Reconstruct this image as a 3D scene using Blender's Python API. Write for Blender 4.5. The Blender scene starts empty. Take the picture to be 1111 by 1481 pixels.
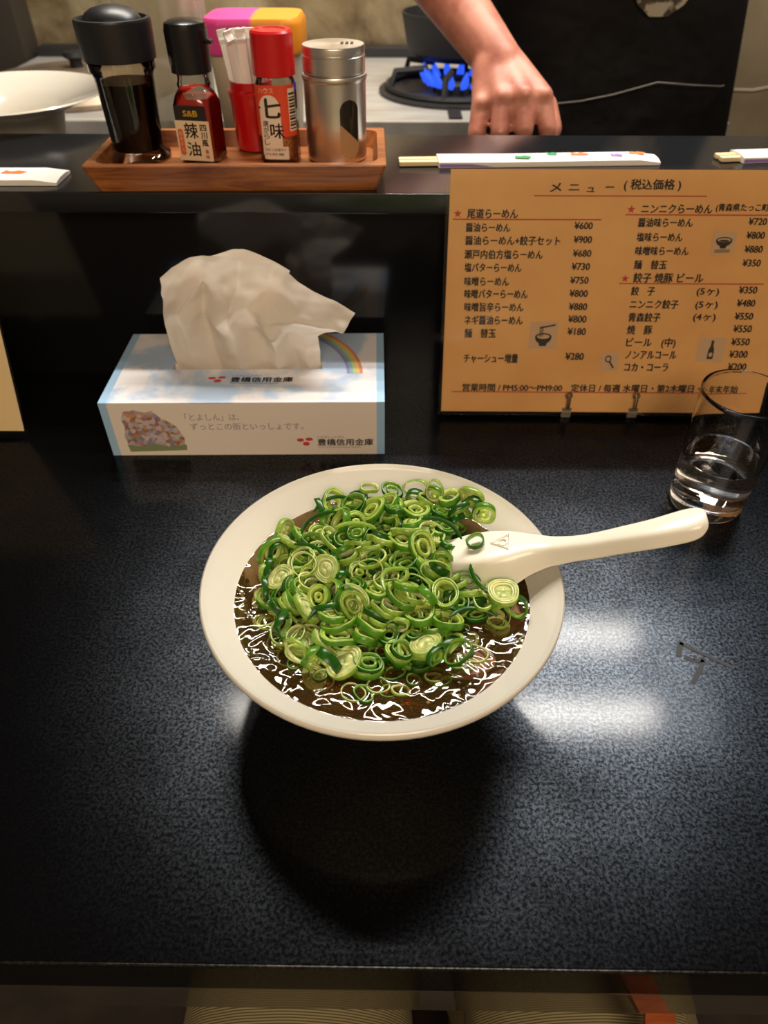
import bpy, bmesh, math, random
from mathutils import Vector, Matrix, Quaternion, noise

random.seed(5)
SC = bpy.context.scene
COL = SC.collection
T = 0.75                      # counter height above the floor; local heights below are measured from the counter top
PI = math.pi

# ------------------------------------------------------------------ camera
cam_d = bpy.data.cameras.new('camera')
cam = bpy.data.objects.new('camera', cam_d); COL.objects.link(cam)
cam.location = (0, 0, T + 0.38)
cam.rotation_euler = (math.radians(90 - 42), 0, math.radians(0.7))
cam_d.sensor_fit = 'VERTICAL'; cam_d.sensor_height = 24.0
cam_d.lens = 24.0 * 1027 / 1481
cam_d.clip_start = 0.01
cam_d.dof.use_dof = True; cam_d.dof.focus_distance = 0.43; cam_d.dof.aperture_fstop = 6.5
SC.camera = cam
SC.view_settings.view_transform = 'Standard'; SC.view_settings.look = 'None'
SC.view_settings.exposure = 0.0; SC.view_settings.gamma = 1.0; SC.view_settings.use_curve_mapping = False

# ------------------------------------------------------------------ light
world = bpy.data.worlds.new('dim_shop'); SC.world = world
world.use_nodes = True
world.node_tree.nodes['Background'].inputs[0].default_value = (1.0, 0.84, 0.66, 1)
world.node_tree.nodes['Background'].inputs[1].default_value = 0.13

def area(name, loc, target, sx, sy, power, col, spread=PI):
    d = bpy.data.lights.new(name, 'AREA'); d.shape = 'RECTANGLE'; d.size = sx; d.size_y = sy
    d.energy = power; d.color = col; d.spread = spread
    o = bpy.data.objects.new(name, d); COL.objects.link(o)
    o.location = loc
    o.rotation_euler = (Vector(target) - Vector(loc)).to_track_quat('-Z', 'Y').to_euler()
    return o
# two fluorescent tubes over the kitchen, a cool work lamp beside them and the warm seat lamps; the front wall gets an added fill
area('tube_light', (0.1475, 1.06, T + 1.3), (0.1475, 1.06, 0), 1.135, 0.034, 20.0, (1.0, 0.93, 0.83))
area('tube_light', (0.125, 1.325, T + 1.3), (0.125, 1.325, 0), 1.2, 0.034, 20.0, (1.0, 0.93, 0.83))
area('work_light', (0.62, 1.20, T + 1.32), (0.62, 1.20, 0), 0.55, 0.42, 5.5, (0.78, 0.89, 1.0))
area('added_wall_fill', (0.0, -0.85, T + 1.55), (0.0, -1.6, T + 0.5), 1.6, 0.2, 16.0, (1.0, 0.82, 0.62))  # added fill that brightens the front wall for the steel to reflect
area('seat_light', (0.15, -1.1, T + 1.25), (0.05, 0.6, T + 0.1), 0.9, 0.5, 14.0, (1.0, 0.80, 0.60))

# ------------------------------------------------------------------ helpers
def lin(c):
    c = c / 255.0
    return c / 12.92 if c <= 0.04045 else ((c + 0.055) / 1.055) ** 2.4
def rgb(r, g, b): return (lin(r), lin(g), lin(b), 1.0)

def mat(name, col, rough=0.5, metal=0.0, **kw):
    m = bpy.data.materials.new(name); m.use_nodes = True
    b = m.node_tree.nodes['Principled BSDF']
    b.inputs['Base Color'].default_value = col
    b.inputs['Roughness'].default_value = rough
    b.inputs['Metallic'].default_value = metal
    for k, v in kw.items():
        b.inputs[k.replace('_', ' ')].default_value = v
    return m
def nd(m, t, **kw):
    n = m.node_tree.nodes.new(t)
    for k, v in kw.items(): setattr(n, k, v)
    return n
def lk(m, a, b): m.node_tree.links.new(a, b)
def bsdf(m): return m.node_tree.nodes['Principled BSDF']
def coords(m, scale=(1, 1, 1), kind='Object'):
    tc = nd(m, 'ShaderNodeTexCoord'); mp = nd(m, 'ShaderNodeMapping')
    mp.inputs['Scale'].default_value = scale
    lk(m, tc.outputs[kind], mp.inputs['Vector']); return mp.outputs['Vector']
def ramp(m, fac, stops):
    r = nd(m, 'ShaderNodeValToRGB'); e = r.color_ramp.elements
    while len(e) < len(stops): e.new(0.5)
    for i, (p, c) in enumerate(stops): e[i].position = p; e[i].color = c
    lk(m, fac, r.inputs[0]); return r.outputs[0]
def noise_tex(m, vec, scale, detail=3, rough=0.5, dist=0.0):
    n = nd(m, 'ShaderNodeTexNoise'); n.inputs['Scale'].default_value = scale
    n.inputs['Detail'].default_value = detail; n.inputs['Roughness'].default_value = rough
    n.inputs['Distortion'].default_value = dist
    lk(m, vec, n.inputs['Vector']); return n.outputs['Fac']
def bump(m, h, strength=0.2, dist=0.002):
    b = nd(m, 'ShaderNodeBump'); b.inputs['Strength'].default_value = strength; b.inputs['Distance'].default_value = dist
    lk(m, h, b.inputs['Height']); return b.outputs['Normal']
def thin_glass(name, tint=(1, 1, 1, 1), rough=0.03, refl=1.0, ior=1.45):
    m = bpy.data.materials.new(name); m.use_nodes = True
    nt = m.node_tree; nt.nodes.remove(nt.nodes['Principled BSDF'])
    tr = nd(m, 'ShaderNodeBsdfTransparent'); tr.inputs[0].default_value = tint
    gl = nd(m, 'ShaderNodeBsdfGlossy'); gl.inputs['Roughness'].default_value = rough
    fr = nd(m, 'ShaderNodeFresnel'); fr.inputs[0].default_value = ior
    mx = nd(m, 'ShaderNodeMixShader')
    if refl != 1.0:
        mu = nd(m, 'ShaderNodeMath', operation='MULTIPLY'); mu.inputs[1].default_value = refl
        lk(m, fr.outputs[0], mu.inputs[0]); lk(m, mu.outputs[0], mx.inputs[0])
    else: lk(m, fr.outputs[0], mx.inputs[0])
    lk(m, tr.outputs[0], mx.inputs[1]); lk(m, gl.outputs[0], mx.inputs[2])
    lk(m, mx.outputs[0], nt.nodes['Material Output'].inputs['Surface'])
    return m

def thing(name, label, cat, loc=(0, 0, 0), rz=0.0, group=None):
    o = bpy.data.objects.new(name, None); COL.objects.link(o)
    o.empty_display_size = 0.02
    o.location = (loc[0], loc[1], loc[2] + T); o.rotation_euler = (0, 0, rz)
    tag(o, label, cat, group); return o
def tag(o, label=None, cat=None, group=None, kind=None):
    if label: o['label'] = label
    if cat: o['category'] = cat
    if group: o['group'] = group
    if kind: o['kind'] = kind
    return o
def link(name, me, mats, parent=None, loc=None, smooth=True, angle=40, wn=True):
    o = bpy.data.objects.new(name, me); COL.objects.link(o)
    for m in (mats if isinstance(mats, (list, tuple)) else [mats]): me.materials.append(m)
    if parent: o.parent = parent
    elif loc is None: o.location = (0, 0, T)
    if loc is not None: o.location = loc
    if smooth:
        for p in me.polygons: p.use_smooth = True
        try: me.set_sharp_from_angle(angle=math.radians(angle))
        except Exception: pass
        if wn and len(me.polygons) < 6000:
            w = o.modifiers.new('even_shading', 'WEIGHTED_NORMAL'); w.keep_sharp = True
    return o
def fin(name, bm, mats, parent=None, loc=None, smooth=True, angle=40, recalc=True):
    if recalc: bmesh.ops.recalc_face_normals(bm, faces=bm.faces[:])
    me = bpy.data.meshes.new(name); bm.to_mesh(me); bm.free()
    return link(name, me, mats, parent, loc, smooth, angle)

def loft(bm, rings, cap0=True, cap1=True, closed=True, mi=0):
    vs = [[bm.verts.new(p) for p in r] for r in rings]
    n = len(vs[0])
    for k, (a, b) in enumerate(zip(vs, vs[1:])):
        for i in range(n if closed else n - 1):
            f = bm.faces.new((a[i], a[(i + 1) % n], b[(i + 1) % n], b[i]))
            f.material_index = mi if isinstance(mi, int) else mi[k]
    if cap0: bm.faces.new(vs[0][::-1]).material_index = mi if isinstance(mi, int) else mi[0]
    if cap1: bm.faces.new(vs[-1]).material_index = mi if isinstance(mi, int) else mi[-1]
    return vs
def circ(r, z, n=48, cx=0, cy=0, ry=None):
    return [(cx + r * math.cos(2 * PI * i / n), cy + (ry or r) * math.sin(2 * PI * i / n), z) for i in range(n)]
def lathe(bm, prof, n=48, cx=0, cy=0, cap0=True, cap1=True, mi=0):
    return loft(bm, [circ(max(r, 1e-5), z, n, cx, cy) for r, z in prof], cap0, cap1, True, mi)
def rrect(w, d, r, z=0, n=5, cx=0, cy=0):
    p = []
    for k, (sx, sy) in enumerate(((1, 1), (-1, 1), (-1, -1), (1, -1))):
        for i in range(n + 1):
            a = PI / 2 * (k + i / n)
            p.append((cx + sx * (w / 2 - r) + r * math.cos(a), cy + sy * (d / 2 - r) + r * math.sin(a), z))
    return p
def box(bm, x0, x1, y0, y1, z0, z1, bev=0.0, seg=2, mi=0):
    r = bmesh.ops.create_cube(bm, size=1)
    bmesh.ops.scale(bm, vec=(x1 - x0, y1 - y0, z1 - z0), verts=r['verts'])
    bmesh.ops.translate(bm, vec=((x0 + x1) / 2, (y0 + y1) / 2, (z0 + z1) / 2), verts=r['verts'])
    fs = set(f for v in r['verts'] for f in v.link_faces)
    for f in fs: f.material_index = mi
    if bev:
        es = list(set(e for v in r['verts'] for e in v.link_edges))
        bmesh.ops.bevel(bm, geom=es, offset=bev, segments=seg, profile=0.5, affect='EDGES')
def tube(bm, pts, rad, n=8, closed=False, mi=0):
    pts = [Vector(p) for p in pts]; m = len(pts)
    rad = rad if isinstance(rad, (list, tuple)) else [rad] * m
    rings = []; up = None
    for i, p in enumerate(pts):
        a = pts[(i - 1) % m] if (closed or i > 0) else p
        b = pts[(i + 1) % m] if (closed or i < m - 1) else p
        t = (b - a).normalized()
        if up is None: up = t.orthogonal().normalized()
        up = (up - t * up.dot(t)).normalized()
        s = t.cross(up)
        rings.append([p + (up * math.cos(2 * PI * k / n) + s * math.sin(2 * PI * k / n)) * rad[i] for k in range(n)])
    if closed: rings.append(rings[0])
    loft(bm, rings, not closed, not closed, True, mi)
    if closed: bmesh.ops.remove_doubles(bm, verts=bm.verts[:], dist=1e-7)
def capsule(bm, a, b, ra, rb, n=16, flat=None):
    a = Vector(a); b = Vector(b); t = (b - a).normalized()
    u = t.orthogonal().normalized(); s = t.cross(u)
    rings = []
    for k in range(1, 6):
        ph = PI / 2 * k / 5 - PI / 2
        rings.append((a + t * (ra * math.sin(ph)), ra * math.cos(ph)))
    rings.append((a, ra)) if False else None
    for k in range(0, 5):
        ph = PI / 2 * k / 5
        rings.append((b + t * (rb * math.sin(ph)), rb * math.cos(ph)))
    loft(bm, [[c + (u * math.cos(2 * PI * i / n) + s * math.sin(2 * PI * i / n)) * r for i in range(n)] for c, r in rings])
def ellipsoid(bm, c, r, rot=None):
    x = bmesh.ops.create_icosphere(bm, subdivisions=3, radius=1)
    M = Matrix.Translation(c) @ (rot or Matrix.Identity(4)) @ Matrix.Diagonal((r[0], r[1], r[2], 1))
    bmesh.ops.transform(bm, matrix=M, verts=x['verts'])
def remeshed(bm, voxel, smooth=4):
    """one continuous skin grown over overlapping limbs"""
    me = bpy.data.meshes.new('grown'); bm.to_mesh(me); bm.free()
    o = bpy.data.objects.new('grown', me); COL.objects.link(o)
    r = o.modifiers.new('r', 'REMESH'); r.mode = 'VOXEL'; r.voxel_size = voxel
    s = o.modifiers.new('s', 'SMOOTH'); s.factor = 0.5; s.iterations = smooth
    me2 = bpy.data.meshes.new_from_object(o.evaluated_get(bpy.context.evaluated_depsgraph_get()))
    bpy.data.objects.remove(o); bpy.data.meshes.remove(me)
    me2.materials.clear()
    return me2

_tc = {}
def text_data(s):
    k = s
    if k not in _tc:
        c = bpy.data.curves.new('writing', 'FONT'); c.body = s; c.resolution_u = 3
        o = bpy.data.objects.new('writing', c); COL.objects.link(o)
        me = bpy.data.meshes.new_from_object(o.evaluated_get(bpy.context.evaluated_depsgraph_get()))
        V = [v.co.copy() for v in me.vertices]; Fs = [tuple(p.vertices) for p in me.polygons]
        bpy.data.objects.remove(o); bpy.data.meshes.remove(me); bpy.data.curves.remove(c)
        _tc[k] = (V, Fs)
    return _tc[k]
def write(bm, s, u0, u1, vc, h, pos, bold=0.02, mi=0, slant=0.0):
    """set a line of writing between u0 and u1, h tall, centred on vc, on the surface pos(u, v); bold strokes are struck three times"""
    V, Fs = text_data(s)
    x0 = min(v.x for v in V); x1 = max(v.x for v in V)
    sx = (u1 - u0) / (x1 - x0)
    for du, dv in (((0, 0),) if bold < .012 else ((-bold, -bold * .6), (bold, -bold * .2), (0, bold * .8))):
        vs = [bm.verts.new(pos(u0 + (v.x - x0) * sx + du * h, vc + (v.y - 0.36 + dv) * h)) for v in V]
        for f in Fs:
            try: bm.faces.new([vs[i] for i in f]).material_index = mi
            except ValueError: pass
def quad(bm, pts, mi=0):
    bm.faces.new([bm.verts.new(p) for p in pts]).material_index = mi
def poly_uv(bm, uv, pos, mi=0): quad(bm, [pos(u, v) for u, v in uv], mi)
def star_uv(u, v, r): return [(u + (r if i % 2 == 0 else r * .42) * math.sin(PI * i / 5), v + (r if i % 2 == 0 else r * .42) * math.cos(PI * i / 5)) for i in range(10)]
def bar_uv(u0, v0, u1, v1, w):
    d = Vector((u1 - u0, v1 - v0)).normalized() * (w / 2)
    return [(u0 - d.y, v0 + d.x), (u0 + d.y, v0 - d.x), (u1 + d.y, v1 - d.x), (u1 - d.y, v1 + d.x)]

# ------------------------------------------------------------------ materials
# glossy black counter: polished film over a speckled dark stone
M_counter = bpy.data.materials.new('black_stone_counter'); M_counter.use_nodes = True
M_counter.node_tree.nodes.remove(bsdf(M_counter))
v = coords(M_counter)
n1 = noise_tex(M_counter, v, 520, 3, 0.70, 0.2)
n2 = noise_tex(M_counter, v, 26, 4, 0.65, 0.5)
sp = ramp(M_counter, n1, [(0.41, (0.006, 0.0067, 0.0078, 1)), (0.62, (0.044, 0.0495, 0.058, 1))])
wear = ramp(M_counter, n2, [(0.30, (0.55, 0.55, 0.55, 1)), (0.70, (1, 1, 1, 1))])
mw = nd(M_counter, 'ShaderNodeMix', data_type='RGBA', blend_type='MULTIPLY'); mw.inputs[0].default_value = 1.0
lk(M_counter, sp, mw.inputs[6]); lk(M_counter, wear, mw.inputs[7])
stone = nd(M_counter, 'ShaderNodeBsdfGlossy', distribution='BECKMANN'); stone.inputs['Roughness'].default_value = 0.335
lk(M_counter, mw.outputs[2], stone.inputs[0])
dark = nd(M_counter, 'ShaderNodeBsdfDiffuse'); dark.inputs[0].default_value = (0.0022, 0.0022, 0.0025, 1)
ad = nd(M_counter, 'ShaderNodeAddShader'); lk(M_counter, stone.outputs[0], ad.inputs[0]); lk(M_counter, dark.outputs[0], ad.inputs[1])
polish = nd(M_counter, 'ShaderNodeBsdfGlossy', distribution='BECKMANN'); polish.inputs['Roughness'].default_value = 0.125
fz = nd(M_counter, 'ShaderNodeFresnel'); fz.inputs[0].default_value = 1.38
fm_ = nd(M_counter, 'ShaderNodeMath', operation='MULTIPLY'); fm_.inputs[1].default_value = 0.50; lk(M_counter, fz.outputs[0], fm_.inputs[0])
mxp = nd(M_counter, 'ShaderNodeMixShader'); lk(M_counter, fm_.outputs[0], mxp.inputs[0]); lk(M_counter, ad.outputs[0], mxp.inputs[1]); lk(M_counter, polish.outputs[0], mxp.inputs[2])
lk(M_counter, mxp.outputs[0], M_counter.node_tree.nodes['Material Output'].inputs['Surface'])
M_panel = mat('black_gloss_panel', (0.005, 0.005, 0.006, 1), 0.12)
v = coords(M_panel)
M_edge = mat('black_edge_band', (0.022, 0.017, 0.012, 1), 0.08, Specular_IOR_Level=0.9, Coat_Weight=0.6)
M_ledge = mat('dark_ledge', (0.010, 0.011, 0.013, 1), 0.16)
M_mark = mat('dark_scuff', (0.006, 0.0065, 0.008, 1), 0.6)
M_white = mat('white_melamine', rgb(222, 215, 200), 0.18, Coat_Weight=0.4, Coat_Roughness=0.08)
v = coords(M_white); bsdf(M_white).inputs['Subsurface Weight'].default_value = 0.0
M_spoon = mat('ivory_melamine', rgb(238, 232, 214), 0.22, Coat_Weight=0.3)
M_blackplastic = mat('black_plastic', (0.008, 0.008, 0.009, 1), 0.22)
M_clear = thin_glass('clear_glass', (0.93, 0.94, 0.92, 1))
M_amber = thin_glass('stained_glass', (0.96, 0.90, 0.80, 1))
M_soy = mat('soy_sauce', (0.004, 0.0025, 0.002, 1), 0.3, Specular_IOR_Level=0.15)
M_red = mat('red_plastic', rgb(205, 22, 24), 0.3)
M_redcup = mat('red_cup_plastic', rgb(190, 16, 22), 0.25, Coat_Weight=0.4)
M_oil = mat('chili_oil', rgb(176, 34, 16), 0.1, Coat_Weight=0.6)
M_ink = mat('black_ink', (0.018, 0.013, 0.010, 1), 0.6)
M_redink = mat('red_ink', rgb(190, 55, 25), 0.6)
M_steel = mat('brushed_steel', rgb(232, 226, 218), 0.30, 1.0)
v = coords(M_steel, (1, 1, 60)); bsdf(M_steel).inputs['Anisotropic'].default_value = 0.3
lk(M_steel, bump(M_steel, noise_tex(M_steel, coords(M_steel, (900, 900, 10)), 1.0, 2), 0.08, 0.0004), bsdf(M_steel).inputs['Normal'])

def wood_mat(name, c1, c2, scale=(6, 60, 60), rough=0.35):
    m = mat(name, c1, rough)
    n = noise_tex(m, coords(m, scale), 1.6, 5, 0.62, 1.2)
    lk(m, ramp(m, n, [(0.35, c1), (0.62, c2)]), bsdf(m).inputs['Base Color'])
    lk(m, bump(m, n, 0.08, 0.001), bsdf(m).inputs['Normal'])
    return m
M_tray = wood_mat('tray_wood', rgb(112, 58, 26), rgb(172, 106, 54))
M_paper = mat('white_paper', rgb(240, 236, 228), 0.7)

# ------------------------------------------------------------------ layout tables
MENU_ROWS = [('メ', 0.0814, 0.0904, 0.1902, 0.0083, 0.022), ('ニ', 0.0966, 0.105, 0.1903, 0.0072, 0.022), ('ュ', 0.1113, 0.1175, 0.1893, 0.0066, 0.022), ('ー', 0.1263, 0.133, 0.1904, 0.0077, 0.022), ('( 税込価格 )', 0.1411, 0.1869, 0.1925, 0.0083, 0.022), ('尾道らーめん', 0.0151, 0.0567, 0.1702, 0.008, 0.022), ('醤油らーめん', 0.0145, 0.0513, 0.1595, 0.0075, 0.022), ('醤油らーめん+餃子セット', 0.0145, 0.0939, 0.1493, 0.0077, 0.022), ('瀬戸内伯方塩らーめん', 0.0145, 0.0805, 0.1383, 0.0078, 0.022), ('塩バターらーめん', 0.0151, 0.0634, 0.1277, 0.0079, 0.022), ('味噌らーめん', 0.0157, 0.0537, 0.1163, 0.008, 0.022), ('味噌バターらーめん', 0.0162, 0.0707, 0.1059, 0.0082, 0.022), ('味噌旨辛らーめん', 0.0168, 0.0681, 0.0948, 0.0083, 0.022), ('ネギ醤油らーめん', 0.0174, 0.0685, 0.0835, 0.0084, 0.022), ('麺\u3000替玉', 0.018, 0.0456, 0.072, 0.0086, 0.022), ('チャーシュー増量', 0.0186, 0.0672, 0.0497, 0.0088, 0.022), ('営業時間 / PM5:00～PM9:00\u3000定休日 / 毎週 水曜日・第2木曜日・年末年始', 0.0188, 0.2702, 0.0228, 0.0077, 0.022), ('ニンニクらーめん', 0.158, 0.2158, 0.1744, 0.0079, 0.022), ('(青森県たっこ町産)', 0.2189, 0.2697, 0.1757, 0.0062, 0.022), ('醤油味らーめん', 0.1569, 0.202, 0.1639, 0.0075, 0.022), ('塩味らーめん', 0.1576, 0.1956, 0.1526, 0.0076, 0.022), ('味噌味らーめん', 0.1582, 0.2028, 0.1417, 0.0077, 0.022), ('麺\u3000替玉', 0.1588, 0.1863, 0.1306, 0.0078, 0.022), ('餃子 焼豚 ビール', 0.1599, 0.2194, 0.1199, 0.0086, 0.022), ('餃\u3000子', 0.1598, 0.18, 0.109, 0.0081, 0.022), ('(5ヶ)', 0.2163, 0.2352, 0.1093, 0.0075, 0.022), ('ニンニク餃子', 0.1604, 0.2023, 0.0979, 0.0082, 0.022), ('(5ヶ)', 0.2173, 0.2364, 0.0982, 0.0076, 0.022), ('青森餃子', 0.1609, 0.1887, 0.0867, 0.0084, 0.022), ('(4ヶ)', 0.2175, 0.2368, 0.0876, 0.0077, 0.022), ('焼\u3000豚', 0.1614, 0.1833, 0.0759, 0.0085, 0.022), ('ビール\u3000(中)', 0.1624, 0.206, 0.0649, 0.0086, 0.022), ('ノンアルコール', 0.1635, 0.2087, 0.0538, 0.0088, 0.022), ('コカ・コーラ', 0.164, 0.2033, 0.0425, 0.0089, 0.022), ('¥600', 0.1046, 0.1195, 0.1615, 0.0075, 0.022), ('¥900', 0.1053, 0.1203, 0.1507, 0.0076, 0.022), ('¥680', 0.106, 0.1212, 0.1398, 0.0077, 0.022), ('¥730', 0.1062, 0.1214, 0.1292, 0.0079, 0.022), ('¥750', 0.1063, 0.1217, 0.1179, 0.008, 0.022), ('¥800', 0.107, 0.1225, 0.107, 0.0081, 0.022), ('¥880', 0.1078, 0.1234, 0.0959, 0.0083, 0.022), ('¥800', 0.1084, 0.1242, 0.0852, 0.0084, 0.022), ('¥180', 0.1091, 0.125, 0.0744, 0.0085, 0.022), ('¥280', 0.1098, 0.126, 0.0522, 0.0088, 0.022), ('¥720', 0.2479, 0.2627, 0.1653, 0.0074, 0.022), ('¥800', 0.2486, 0.2635, 0.1546, 0.0076, 0.022), ('¥880', 0.2494, 0.2644, 0.1437, 0.0077, 0.022), ('¥350', 0.2502, 0.2653, 0.1327, 0.0078, 0.022), ('¥350', 0.2522, 0.2676, 0.1106, 0.0081, 0.022), ('¥480', 0.2529, 0.2684, 0.0996, 0.0082, 0.022), ('¥550', 0.2535, 0.2692, 0.0884, 0.0083, 0.022), ('¥550', 0.2547, 0.2705, 0.0776, 0.0085, 0.022), ('¥550', 0.2554, 0.2713, 0.0661, 0.0086, 0.022), ('¥300', 0.256, 0.272, 0.055, 0.0087, 0.022), ('¥200', 0.2572, 0.2734, 0.0437, 0.0089, 0.022)]
MENU_RULES = [(0.0687, 0.184, 0.2095, 0.1841), (0.0033, 0.1659, 0.1262, 0.166), (0.1454, 0.1699, 0.2702, 0.17), (0.1484, 0.1153, 0.272, 0.1154), (0.0089, 0.0188, 0.279, 0.0189)]
MENU_STARS = [(0.0071, 0.1702), (0.1496, 0.1739), (0.1529, 0.1193)]
MENU_ICONS = [('noodles', 0.0758, 0.1003, 0.0588, 0.0828), ('bowl', 0.2212, 0.2402, 0.1398, 0.1573), ('bottle', 0.2269, 0.2509, 0.0479, 0.0697), ('ladle', 0.1421, 0.1577, 0.0391, 0.0556)]
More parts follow.
